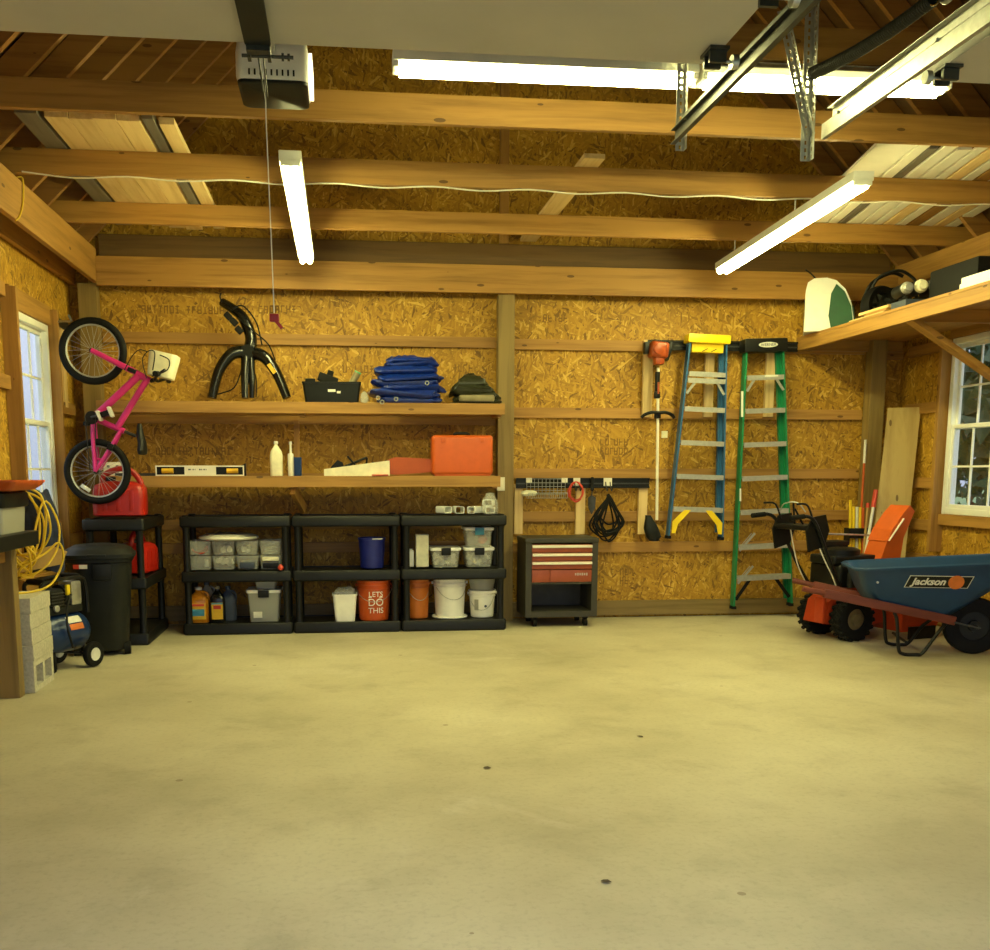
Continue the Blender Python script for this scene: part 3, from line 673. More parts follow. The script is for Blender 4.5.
def bucket(name, label, px, y, z, r, h, mat, group=None, handle='wire', rim=True, ang=0.0, pm=None):
    x = W(px, 600 if z < .3 else 556, y).x
    t = thing(name, label, 'bucket', (x, y, z), 0, group); rb = r * .87; k = .004
    pr = [(rb * .3, .0), (rb - .006, 0), (rb, .006)]
    if rim: pr += [(r * .975, h * .78), (r * .975 + .008, h * .785), (r * .975 + .008, h * .80), (r * .98, h * .805), (r * .985, h * .88), (r * .985 + .009, h * .885), (r * .985 + .009, h * .9), (r * .985, h * .905), (r, h * .96), (r + .007, h * .965), (r + .007, h), (r - k, h)]
    else: pr += [(r, h * .93), (r + .006, h * .935), (r + .006, h), (r - k, h)]
    pr += [(rb - k, .008), (rb * .3, .008)]
    MB().lathe(pr, 36).build('bucket_body', mat, t)
    if handle:
        zz = h * (.88 if rim else .95); rr = r + .012; dr = .13 if rim else .08; pts = []
        for i in range(15):
            a = PI * i / 14; pts.append((-math.cos(a) * rr * math.cos(ang), -math.sin(a) * rr * 1.0 - .0, zz - math.sin(a) * dr + math.cos(a) * .05 * ang))
        MB().tube(pts, .0026, 6).build('handle', 'steel', t)
        for sx in (-1, 1): MB().lathe([(.012, 0), (.012, .012)], 12, Matrix.Translation((sx * (r + .002), 0, zz)) @ Matrix.Rotation(sx * PI / 2, 4, 'Y')).build('handle_ear', mat, t)
    return t
t = bucket('plastic_pail', 'dark blue pail alone on the middle shelf with a white slip', 372, 8.25, Z1 + .001, .108, .25, 'blue', handle=None, rim=False)
MB().box((.04, -.095, .245), (.085, .03, .006), (.1, 0, .2)).build('paper_slip', 'label_w', t, smooth=False)
t = thing('square_pail', 'small square white pail with a loose plastic bag on top', 'bucket', (W(345, 612, 8.23).x, 8.23, Z0), 0)
MB().tray(.195, .19, .225, .82, .004, .03).build('pail_body', 'white', t)
b = MB(); rnd = random.Random(4)
b.loft([[V((x * s * (1 + .2 * rnd.uniform(-1, 1)), y * s * (1 + .2 * rnd.uniform(-1, 1)), z + .012 * rnd.uniform(-1, 1))) for x, y in rrect(.17, .16, .05, 3)] for z, s in ((.20, 1), (.23, 1.02), (.255, .9), (.275, .6), (.268, .2))], False, True)
b.build('plastic_bag', 'bag', t)
t = bucket('lettered_bucket', 'bright orange bucket with white LETS DO THIS lettering', 374, 8.262, Z0, .138, .332, 'orange2', 'five gallon buckets')
for s_, z_, sz in (('LETS', .222, .060), ('DO', .155, .085), ('THIS', .088, .064)):
    b = text(s_, sz, 'white', t, (.012, -.139 + (.215 - z_) * .07, z_), (R_(90 - 4), 0, 0), 'lettering', .004, 'CENTER')
    me = b.data                                           # wrap the letters round the bucket
    for v in me.vertices:
        rr = .128 + v.co.z * .030 + .0035 + (.001 if v.co.y < -.135 else 0); a = v.co.x / rr; v.co.x = math.sin(a) * rr; v.co.y = -math.cos(a) * rr
b = MB().b2((-.05, 0, .196), (.07, .003, .203)); 
for v in b.bm.verts:
    rr = .128 + v.co.z * .030 + .003 + v.co.y; a = v.co.x / rr; v.co.x = math.sin(a) * rr; v.co.y = -math.cos(a) * rr
b.build('lettering', 'white', t, smooth=False)
bucket('plain_bucket', 'plain amber orange bucket beside the large white bucket', 417, 8.335, Z0, .105, .33, 'obuck', 'five gallon buckets', ang=.6)
t = bucket('plain_bucket', 'tall plain white bucket standing on an upturned white lid', 449.6, 8.335, Z0 + .014, .137, .318, 'white', 'five gallon buckets', ang=.5)
MB().lathe([(.02, -.012), (.148, -.012), (.152, -.004), (.146, .002), (.02, 0)], 36).build('bucket_lid', 'white', t)
t = bucket('short_bucket', 'short white bucket with a dark mark, under a clear tub', 482, 8.335, Z0, .110, .228, 'white', None, ang=-.6)
MB().lathe([(.004, 0), (.011, 0.001), (.004, .002)], 14, Matrix.Translation((.015, -.1115, .10)) @ Matrix.Rotation(PI / 2, 4, 'X')).build('printed_mark', 'slate', t)
MB().box((-.06, -.094, .11), (.035, .003, .09), (0, 0, -.55)).build('printed_label', 'alu', t, smooth=False)
b = bucket('clear_tub', 'round clear tub nested on the short white bucket', 482, 8.335, Z0 + .2295, .112, .10, 'frost', None, handle=None, rim=False)
# middle shelf of the third unit
o = MB().box((0, 0, .07), (.062, .07, .135), None, .006).lathe([(.02, .137), (.02, .15)], 14).build('small_carton', 'white'); o.location = (W(410, 570, 8.3).x, 8.3, Z1 + .001); tag(o, 'small white container beside the tall white box', 'carton')
o = MB().box((0, 0, .136), (.105, .09, .27), None, .004).build('tall_box', 'cream', smooth=False); o.location = (W(422, 560, 8.3).x, 8.3, Z1 + .001); tag(o, 'tall narrow white box on the middle black shelf', 'box')
def debris(n, mat, parent, name, ext, sz, seed, z0=.02):
    rnd = random.Random(seed); b = MB()
    for i in range(n): b.box((rnd.uniform(-ext[0], ext[0]), rnd.uniform(-ext[1], ext[1]), z0 + rnd.uniform(0, ext[2])), [sz * rnd.uniform(.5, 1.3) for _ in range(3)], [rnd.uniform(0, 3) for _ in range(3)], .002, 1)
    o = b.build(name, mat, parent); o['kind'] = 'stuff'; return o
lt = 'clear latched totes'
t = clear_bin('latch_tote', 'clear latched tote full of white odds and ends by the tall box', (W(446, 563, 8.2).x, 8.335, Z1 + .001), .235, .26, .15, 'clear', lt, lid='vinyl', latch='blk'); debris(60, 'ivory', t, 'white_oddments', (.08, .09, .07), .04, 5, .03)
t = clear_bin('latch_tote', 'lower clear tote with a black latch in the stack of two', (W(479.5, 563, 8.2).x, 8.335, Z1 + .001), .235, .26, .15, 'clear', lt, lid='vinyl', latch='blk'); debris(40, 'label_w', t, 'cable_oddments', (.08, .09, .05), .04, 6, .03)
t = clear_bin('latch_tote', 'upper clear tote with a blue latch in the stack of two', (W(479.5, 545, 8.2).x, 8.335, Z1 + .167), .225, .25, .15, 'clear', lt, lid='vinyl', latch='label_b'); MB().sphere((.03, -.06, .05), (.035, .04, .03)).sphere((.05, -.03, .06), (.03, .03, .03)).build('pink_bundle', 'redwire', t)
# white pipe offcuts on top
def offcut(label, px, ang, L, tilt, dy=0):
    t = thing('downspout_offcut', label, 'pipe', (W(px, 512, 8.2).x, 8.2 + dy, Z2 + .001), ang, 'white pipe offcuts'); b = MB()
    f = lambda w, h, y: [V((x, y, z + .034)) for x, z in rrect(w, h, .012)]
    b.loft([f(.075, .058, 0), f(.075, .058, L), f(.066, .050, L), f(.066, .050, 0), f(.075, .058, 0)], False, False).build('pipe_body', 'vinyl', t); return t
offcut('white rectangular pipe offcut seen end-on, beside a dark-mouthed one', 460, .1, .14, 0)
offcut('white pipe offcut turned askew in the middle of the others', 471, -.7, .12, 0, .01)
offcut('dark-mouthed white pipe offcut, farthest from the tool chest', 448.5, .5, .13, 0, .02)
t = thing('bagged_fittings', 'clear bag of white pipe fittings on the black shelf corner', 'bag', (W(489, 512, 8.2).x, 8.2, Z2 + .001), 0)
for cz, an, cx_ in ((.034, .2, .0), (.092, -.3, -.008)):
    b = MB(); rm = Matrix.Rotation(an, 4, 'Z')
    f = lambda w, h, y: [rm @ V((x + cx_, y, z + cz)) for x, z in rrect(w, h, .012)]
    b.loft([f(.085, .055, -.03), f(.085, .055, .08), f(.07, .042, .08), f(.07, .042, -.03), f(.085, .055, -.03)], False, False).build('pipe_fitting', 'vinyl', t)
b = MB(); rnd = random.Random(2)
b.loft([[V((x * s + .01, y * s + .02, z)) * (1 + .04 * rnd.uniform(-1, 1)) for x, y in rrect(.13, .16, .05, 3)] for z, s in ((.001, .9), (.03, 1.02), (.08, 1), (.12, .85), (.15, .5), (.17, .55))]).build('bag_film', 'bag', t)

# ------------------------------------------------------------------ things on the lower timber shelf
ZL = ZS2 + .001
t = thing('spirit_level', 'white box spirit level with two yellow vials on the lower shelf', 'level', (W(200, 470, 8.26).x, 8.26, ZL + .004), 0)
L = .69; b = MB()
for z in (0, .072): b.b2((-L / 2, -.012, z), (L / 2, .014, z + .010))
for x in (-L / 2, L / 2 - .008): b.b2((x, -.012, .01), (x + .008, .014, .072))
b.b2((-.12, -.012, .01), (.125, .014, .072)); b.build('level_body', 'ivory', t, smooth=False)
MB().b2((-L / 2 + .009, -.004, .011), (-.121, .012, .071)).b2((.126, -.004, .011), (L / 2 - .009, .012, .071)).build('vial_housing', 'blk', t, smooth=False)
for x in (-.25, .255): MB().cyl((x - .045, -.012, .04), (x + .045, -.012, .04), .02).build('vial', 'label_y', t)
b = MB()
for k, ww in enumerate((.02, .008, .012, .006, .0, .016, .01, .014, .008)):
    if ww: b.b2((-.09 + k * .017, -.0128, .045), (-.09 + k * .017 + ww * .7, -.0118, .056))
b.build('printed_words', 'slate', t, smooth=False)
o = MB().prism([(0, 0), (.035, 0), (.035, .10), (.0, .085)], -.03, .03).build('level_end_cap', 'blk'); o.location = (W(233.5, 472, 8.33).x + .065, 8.33, ZL + .004); o.name = 'doorstop_wedge'; tag(o, 'small black block standing behind the end of the spirit level', 'block')
o = MB().b2((0, -.02, 0), (.36, .02, .022)).build('flat_bar', 'dsteel', smooth=False); o.location = (-1.80, 8.30, ZL + .004); tag(o, 'flat dark metal bar lying behind the bike rear wheel', 'bar')
t = thing('outlet_cover', 'white twin-socket outlet plate leaning behind the bike wheel', 'outlet plate', (W(113, 470, 8.36).x, 8.36, ZL + .004))
MB().box((0, 0, .055), (.145, .01, .11), (-.12, 0, 0), .003).build('cover_plate', 'ivory', t)
for x, z in ((-.035, .075), (.035, .075), (-.035, .035), (.035, .035)): MB().box((x, -.008 + (z - .055) * .12, z), (.022, .003, .018), (-.12, 0, 0), .002).build('socket', 'slate', t)
t, lo = jug('slim white bottle with a shoulder standing by the shelf post', 280.5, 8.28, 'cream', 'ivory', None, (.10, .08, .275), None, False, 'white_bottle', ZL + .003)
t = thing('caulk_tube', 'slim pale caulk tube with a nozzle between bottle and blue box', 'tube', (W(291, 470, 8.27).x, 8.27, ZL + .003)); MB().lathe([(.022, 0), (.024, .01), (.024, .17), (.02, .18)], 16).build('tube_body', 'ivory', t); MB().lathe([(.011, .18), (.008, .25), (.012, .252), (.012, .275)], 12).build('nozzle', 'label_w', t)
o = MB().box((0, 0, .075), (.06, .06, .15), None, .004).box((0, -.031, .11), (.05, .003, .05)).build('small_blue_box', 'cblue'); o.location = (W(298, 470, 8.27).x, 8.27, ZL + .003); tag(o, 'small blue box standing beside the pale caulk tube', 'box')
t = thing('wedge_board', 'long white tapered wedge lying in front of black folded legs', 'board', (W(357, 470, 8.24).x, 8.24, ZL + .003))
MB().prism([(-.265, 0), (.265, 0), (.265, .125), (-.265, .055)], 0, .03).build('tapered_board', 'cream', t, smooth=False)
t = thing('folded_bracket', 'black folded metal frame lying behind the white wedge', 'bracket', (W(350, 465, 8.36).x, 8.36, ZL + .004))
b = MB().tube([(-.2, 0, .01), (.14, .02, .15)], .01, 8).tube([(.14, .02, .15), (.13, .03, .01)], .008, 8).tube([(-.02, -.02, .16), (.1, .0, .02)], .008, 8).tube([(.2, 0, .11), (.05, 0, .05)], .006, 8).build('bent_bars', 'blk', t)
MB().prism([(-.2, .0), (-.02, 0), (-.06, .11), (-.1, .13), (-.15, .08)], .03, .06).build('triangle_plate', 'blk', t, smooth=False)
t = thing('saw_scabbard', 'flat orange chainsaw blade cover beside the orange case', 'blade cover', (W(410, 463, 8.3).x, 8.3, ZL + .002))
pr = [(.2, .03), (.2, .135), (-.12, .15)] + [(-.14 + .066 * math.cos(R_(a)), .075 + .066 * math.sin(R_(a))) for a in range(100, 271, 17)] + [(-.12, .007)]
MB().prism([(x, z + .004) for x, z in pr], -.014, .014).build('scabbard_body', 'obuck_dark', t)
t = thing('orange_case', 'boxy bright orange chainsaw case with a black handle', 'case', (W(461.5, 470, 8.3).x, 8.3, ZL + .002))
MB().box((0, 0, .17), (.50, .2, .32), None, .03, 3).build('case_body', 'orange', t); MB().box((0, 0, .013), (.46, .18, .024), None, .008).build('case_base', 'orange', t)
MB().tube(catmull([(-.06, 0, .325), (-.05, 0, .345), (.05, 0, .345), (.06, 0, .325)], 4), .011, 8).build('carry_handle', 'blk', t)
for x in (-.16, .16): MB().box((x, -.101, .29), (.035, .008, .045), None, .003).build('latch', 'orange', t)
o = MB().box((0, 0, .006), (.13, .05, .010), (0, 0, .1), .003).build('pencil_tray', 'redwire'); o.location = (W(380, 474, 8.215).x, 8.245, ZL + .0045); o.location.y = 8.215; tag(o, 'thin pale red strip on the shelf edge under the wedge', 'strip')
o = MB().box((0, 0, 0), (.068, .012, .115), None, .003).box((0, -.008, 0), (.03, .006, .06), None, .002).build('switch_plate', 'ivory'); o.location = (W(501, 484, 8.58).x, 8.588, W(501, 484, 8.58).z); tag(o, 'white switch plate on the post where the shelves end', 'switch')

# ------------------------------------------------------------------ things on the upper timber shelf
ZU = ZS1 + .001
t = thing('bike_rack', 'black arched trunk bike rack standing on the upper shelf', 'bike rack', (W(247, 400, 8.36).x, 8.36, ZU + .004))
def px3(px, py, y=8.36): p = W(px, py, y); return p - V(t.location)
def arch(pts, r, nm, flat=.7):
    P = catmull([px3(a, b, 8.36 + c) for a, b, c in pts], 6); MB().tube(P, r * 1.15, 12, False, r * .72).build(nm, 'blkgloss', t)
arch([(248, 352, 0), (232, 354, -.03), (219, 371, -.06), (212, 398.0, -.09)], .048, 'rack_leg')
arch([(248, 352, 0), (264, 357, -.03), (277, 374, -.06), (287, 398.0, -.09)], .048, 'rack_leg')
arch([(248, 355, 0), (251, 338, .02), (243, 318, .04), (233, 309, .06), (222, 302, .1)], .046, 'rack_arm')
arch([(246, 356, -.02), (245, 375, -.06), (245, 398, -.09)], .036, 'rack_strut'); arch([(251, 356, -.02), (252, 378, -.05), (252, 398, -.06)], .028, 'rack_strut')
q = px3(247.5, 352, 8.33); MB().cyl(q + V((0, -.03, 0)), q + V((0, .06, 0)), .055).cyl(q + V((0, -.034, 0)), q + V((0, -.028, 0)), .034).build('hub_joint', 'blk2', t)
for a, b_ in ((228, 316), (234, 322), (239, 330)): q = px3(a, b_, 8.36); MB().box(q, (.06, .05, .05), (0, .8, 0), .01).build('bike_cradle', 'blk2', t)
q = px3(272, 369, 8.29); MB().box(q + V((0, -.035, 0)), (.085, .004, .032), (0, .95, 0)).build('warning_label', 'label_y', t, smooth=False)
for pp in ([(233, 309), (243, 306), (256, 322), (262, 345)], [(238, 318), (252, 330), (268, 344), (275, 360)], [(246, 352), (236, 385), (222, 393), (216, 394)], [(251, 365), (256, 378), (256, 397)], [(222, 302), (220, 297), (221, 293)]):
    MB().tube(catmull([px3(a, b_, 8.33) for a, b_ in pp], 6), .006, 6).build('strap', 'blk2', t)
t = thing('tool_tote', 'small black open tote holding tools on the upper shelf', 'tote', (W(332, 400, 8.32).x, 8.32, ZU))
MB().tray(.46, .2, .165, .92, .006, .02).build('tote_body', 'blk', t)
MB().box((-.03, .0, .19), (.16, .06, .07), (0, .35, 0), .01).box((-.01, 0, .235), (.05, .05, .05), (0, .3, 0), .008).box((-.17, 0, .175), (.08, .07, .04), None, .008).build('black_tools', 'blk2', t)
MB().cyl((.13, 0, .1), (.21, -.02, .245), .028).build('tool_grip', 'gold', t); MB().cyl((.2085, -.0195, .243), (.213, -.021, .252), .029).build('grip_end', 'tool', t)
MB().box((.0, -.1005, .095), (.06, .003, .02), None).box((.055, -.1005, .083), (.03, .003, .018)).build('name_label', 'label_w', t, smooth=False)
b = MB(); b.loft([[V((x * s, y * s, z)) for x, y in rrect(.07, .06, .025, 3)] for z, s in ((0, .8), (.03, 1.05), (.07, .8), (.09, .3))])
o = b.build('small_bag', 'bag'); o.location = (W(364.3, 400, 8.22).x, 8.22, ZU); tag(o, 'small crumpled clear bag between tote and blue tarp', 'bag')
def tarp(name, label, loc, w, d, h, folds, mat, seed, top=.72):
    t = thing(name, label, 'tarp', loc, 0, 'folded tarps'); rnd = random.Random(seed); rings = []
    off = [(rnd.uniform(-.035, .035), rnd.uniform(-.025, .025), rnd.uniform(.90, 1.06), rnd.uniform(-.10, .10), rnd.uniform(.6, 1.5)) for _ in range(folds)]
    sm = sum(o[4] for o in off); z0 = 0
    for k, (ox, oy, sc, tl, th) in enumerate(off):
        dz = h * th / sm
        for i in range(7):
            fr = i / 6; u = (z0 + dz * fr) / h; bul = 1 - .16 * abs(2 * fr - 1) ** 2.2; tp = 1 - (1 - top) * u ** 1.6; ring = []
            for x, y in rrect(w, d, d * .25, 16):
                x_, y_ = x * bul * sc * tp + ox * min(1, k), y * bul * tp + oy * min(1, k)
                n_ = noise.noise(V((x_ * 7 + seed, y_ * 7, k * 1.7))) * .045 + noise.noise(V((x_ * 19, y_ * 19 + seed, u * 14))) * .022 + noise.noise(V((x_ * 45, y_ * 45 + seed, u * 30))) * .010
                L_ = math.hypot(x_, y_) or 1; zz = h * u + (tl * x_ * min(1, u * 3) + noise.noise(V((x_ * 9, y_ * 9, k * 2.3 + seed))) * .045) * min(1, u * 5); ring.append(V((x_ + x_ / L_ * n_, y_ + y_ / L_ * n_, max(0, zz))))
            rings.append(ring)
        z0 += dz
    last = rings[-1]; c = sum(last, V()) / len(last)
    for s in (.85, .65, .4, .15): rings.append([c + (p - c) * s + V((0, 0, .03 * (1 - s) + noise.noise(p * 11 + V((s * 5, 0, 0))) * .03)) for p in last])
    MB().loft(rings).build('folded_sheet', mat, t, ang=50); return t
t = tarp('folded_tarp', 'thick stack of crumpled blue tarp with metal eyelets', (W(409, 400, 8.31).x, 8.325, ZU), .56, .30, .36, 8, 'tarp', 3, .8)
for a, b_, y in ((382, 402, 8.155), (396, 399, 8.155), (427, 383, 8.175), (378, 398, 8.16)): q = W(a, b_, y) - V(t.location); MB().torus(q, .014, .005, (0, 1, .2), 16, 6).build('eyelet', 'alu', t)
t = tarp('folded_tarp', 'smaller folded olive tarp with a tan edge next to the post', (W(473, 402, 8.32).x + .02, 8.36, ZU), .44, .26, .22, 4, 'gtarp', 9, .42)
MB().loft([[V((x * s, y + dy, z)) for x, y in rrect(.29, .10, .03)] for z, s, dy in ((.02, .95, -.11), (.035, 1, -.12), (.055, 1, -.12), (.07, .95, -.11))]).build('tan_edge', 'gold', t)
# ------------------------------------------------------------------ tool rails and things hung on the back wall
def upright(px, y0, y1, label, w=.085):
    p, q = W(px, y0, 8.69), W(px, y1, 8.69)
    o = MB().b2((p.x - w / 2, 8.673, q.z), (p.x + w / 2, 8.709, p.z), .002).build('rail_batten', 'fresh_z', smooth=False, loc=((p.x), 8.69, q.z)); tag(o, label, 'batten', 'pale battens behind the tool rails')
upright(648.5, 340, 417, 'pale upright batten behind the string trimmer')
upright(710, 345, 417, 'pale upright batten seen between the rails of the blue ladder', .08)
upright(771, 345, 417, 'pale upright batten seen behind the green ladder', .08)
upright(518.5, 484, 534, 'pale upright batten at the post end of the lower rail', .075)
upright(580.5, 484, 534, 'pale upright batten behind the red cord', .085)
upright(643, 484, 534, 'pale upright batten near the string trimmer head', .08)
def rail(label, px0, px1, y0, y1):
    p, q = W(px0, y0, 8.66), W(px1, y1, 8.66); L = q.x - p.x; h = p.z - q.z
    t = thing('tool_rail', label, 'rail', ((p.x + q.x) / 2, 8.655, q.z), 0, 'black wall tool rails')
    MB().b2((-L / 2, 0, 0), (L / 2, .017, h), .002).build('rail_back', 'blk', t, smooth=False)
    MB().b2((-L / 2, -.012, h - .014), (L / 2, -.0003, h)).b2((-L / 2, -.012, 0), (L / 2, -.0003, .014)).build('rail_lip', 'blk', t, smooth=False)
    MB().b2((-L / 2, -.005, h * .38), (L / 2, -.0003, h * .52)).build('rail_strip', 'dsteel', t, smooth=False); return t
rail('upper black tool rail behind the trimmer and both stepladders', 648, 797, 340, 352)
rail('lower black tool rail above the tool chest with cords hung', 516, 649, 478, 488)
t = thing('wire_basket', 'white wire grid basket hung on the lower rail', 'basket', (W(546, 489, 8.63).x, 8.63, W(546, 498, 8.63).z))
b = MB(); w, h = .34, .165
for k in range(11): b.tube([(-w / 2 + w * k / 10, -.0, 0), (-w / 2 + w * k / 10, 0, h)], .0022, 5)
for k in range(6): b.tube([(-w / 2, 0, h * k / 5), (w / 2, 0, h * k / 5)], .0022, 5)
for k in range(11): b.tube([(-w / 2 + w * k / 10, -.0, 0), (-w / 2 + w * k / 10, -.09, 0), (-w / 2 + w * k / 10, -.09, .045)], .0022, 5)
b.tube([(-w / 2, -.09, .045), (w / 2, -.09, .045)], .003, 5); b.build('wire_grid', 'steel', t)
MB().box((-w / 2 + .02, .006, h - .012), (.05, .012, .04)).box((w / 2 - .005, .006, h - .012), (.05, .012, .04)).build('hanging_clip', 'ivory', t, smooth=False)
o = MB().loft([[V((x * s, y * s, z)) for x, y in rrect(.15, .075, .03)] for z, s in ((0, .7), (.02, 1), (.04, .85), (.05, .3))]).build('white_cloth', 'cream'); o.location = (W(529, 494, 8.585).x, 8.585, W(529, 497, 8.585).z + .008); tag(o, 'small crumpled white cloth lying in the wire basket', 'cloth')
def coil(name, label, c, rx, rz, n, r, mat, seed, sag=.12, spread=.02):
    rnd = random.Random(seed); pts = []
    for k in range(n):
        ex, ez = rx * rnd.uniform(.78, 1.08), rz * rnd.uniform(.82, 1.08); oy = rnd.uniform(-spread, spread)
        for i in range(12):
            a = PI / 2 + 2 * PI * i / 12; pinch = 1 - .42 * max(0, math.sin(a)) ** 2
            pts.append((c[0] + ex * math.cos(a) * pinch + rnd.uniform(-.006, .006), c[1] + oy * (1 - .5 * max(0, math.sin(a))), c[2] + ez * math.sin(a) + (rz - ez) * (math.sin(a) > .4)))
    o = MB().tube(catmull(pts, 4), r, 7).build(name, mat, None, loc=c); return tag(o, label, 'cord')
p = W(609, 515, 8.56); rnd = random.Random(15); pts = []; tz = p.z + .17
for k in range(10):
    dp, wd_, ox, oy = rnd.uniform(.25, .40), rnd.uniform(.075, .165), rnd.uniform(-.035, .035), rnd.uniform(-.022, .022)
    for x, z in ((0, 0), (-.45, -.10), (-.95, -.42), (-.9, -.72), (-.45, -.96), (.05, -1.0), (.5, -.93), (.92, -.70), (.9, -.40), (.42, -.10)):
        u = min(1, -z * 1.5); pts.append((p.x + (wd_ * x + ox) * max(.25, u) + rnd.uniform(-.01, .01), 8.585 + oy * u, tz + dp * z + rnd.uniform(-.01, .01)))
tag(MB().tube(catmull(pts, 4), .008, 7).build('extension_cord', 'blk2', None, loc=(p.x, 8.585, p.z)), 'black extension cord looped on a hook of the lower rail', 'cord')
p = W(576, 491, 8.6); coil('wire_coil', 'small coil of orange red cord on the lower rail', (p.x, 8.60, p.z - .005), .065, .085, 6, .0045, 'redwire', 8, spread=.015)
for px, lab in ((608, 'white rail hook holding the black cord coil'), (577, 'white rail hook holding the red cord')):
    p = W(px, 482, 8.63); t = thing('rail_hook', lab, 'hook', (p.x, 8.638, p.z), 0, 'rail hooks')
    MB().box((0, 0, 0), (.075 if px > 600 else .06, .006, .07), None, .002).build('hook_plate', 'ivory', t, smooth=False)
    for sx in (-.02, .02): MB().tube(catmull([(sx, -.003, -.0), (sx, -.03, -.05), (sx, -.06, -.075), (sx, -.09, -.05)], 4), .005, 6).build('prong', 'dsteel', t)
t = thing('garden_trowel', 'grey garden trowel hanging blade down from the lower rail', 'trowel', (W(592, 505, 8.62).x, 8.625, W(592, 514, 8.62).z), 0)
MB().loft([[V((x, .010 * (1 - (x / .04) ** 2) * .6 + o_, z)) for x in (-w_, -w_ / 2, 0, w_ / 2, w_)] + [V((x, .010 * (1 - (x / .04) ** 2) * .6 + .003 + o_, z)) for x in (w_, w_ / 2, 0, -w_ / 2, -w_)] for z, w_, o_ in ((0, .004, 0), (.05, .03, 0), (.14, .036, 0), (.16, .012, 0))]).build('trowel_blade', 'dsteel', t)
MB().tube([(0, .01, .155), (0, .0, .2)], .006, 8).build('trowel_neck', 'dsteel', t); MB().lathe([(.008, .2), (.017, .21), (.014, .26), (.018, .31), (.01, .32)], 14).build('trowel_handle', 'can', t)
# string trimmer
t = thing('string_trimmer', 'red string trimmer hanging engine up beside the blue ladder', 'string trimmer', (W(657.5, 520, 8.56).x, 8.56, W(657.5, 538, 8.56).z), 0)
o = V(t.location)
def q3(px, py, y=8.56): return W(px, py, y) - o
a, b_ = q3(658.2, 368), q3(656.8, 520)
MB().cyl(a, b_, .0125).build('shaft', 'ivory', t)
e = q3(658.5, 354)
en = MB().box(e + V((-.005, -.01, .03)), (.155, .14, .14), (0, .1, 0), .035, 3).box(e + V((.0, -.01, -.05)), (.085, .1, .09), None, .025).lathe([(.05, 0), (.05, .02), (.04, .025)], 20, Matrix.Translation(e + V((-.02, -.08, .035))) @ Matrix.Rotation(PI / 2, 4, 'X')).build('engine_cover', 'trim_red', t)
MB().box(e + V((.085, .01, .02)), (.04, .1, .15), (0, .3, 0), .01).box(e + V((0.02, .02, .105)), (.13, .08, .02), (0, .1, 0), .005).box(e + V((-.105, .02, .05)), (.04, .06, .1), None, .01).build('air_filter', 'blk', t)
for k in range(4): en2 = MB().box(e + V((-.045 + k * .03, -.081, .04)), (.008, .012, .08), None, .002).build('cooling_rib', 'trim_red', en)
g0, g1 = q3(657.6, 372), q3(657, 398); MB().tube([g0, g0.lerp(g1, .3), g0.lerp(g1, .7), g1], .021, 12).build('rear_grip', 'blk', t); MB().box(q3(658.5, 388, 8.535), (.016, .012, .10), None, .003).build('throttle_trigger', 'trim_red', t)
MB().box(q3(657, 395), (.05, .05, .06), None, .012).build('throttle_housing', 'blk', t)
c = q3(657.5, 415.5); MB().tube(catmull([c + V(v) for v in ((-.145, -.01, -.02), (-.12, -.02, .005), (-.06, -.035, .025), (0, -.03, .022), (.06, -.035, .025), (.12, -.02, .005), (.145, -.01, -.02))], 5), .0145, 10).box(c + V((0, 0, .0)), (.05, .045, .05), None, .008).build('loop_handle', 'blk', t)
c = q3(652, 530); MB().loft([[c + V((x * s + dx, y * s, z)) for x, y in rrect(.16, .11, .05)] for z, s, dx in ((-.085, .55, .015), (-.06, .85, .015), (.02, .8, -.01), (.1, .42, -.03), (.13, .3, -.04))]).build('cutting_guard', 'can', t)
MB().lathe([(.02, -.10), (.045, -.095), (.045, -.06), (.02, -.05)], 20, Matrix.Translation(c + V((.02, 0, -.0)))).build('spool_head', 'blk', t)
# loose wall plate
o = MB().box((0, 0, 0), (.055, .008, .06), None, .002).build('wall_tag', 'cream'); p = W(664.5, 434.5, 8.745); o.location = (p.x, 8.7445, p.z); tag(o, 'small pale tag fixed to the wall behind the trimmer shaft', 'tag')

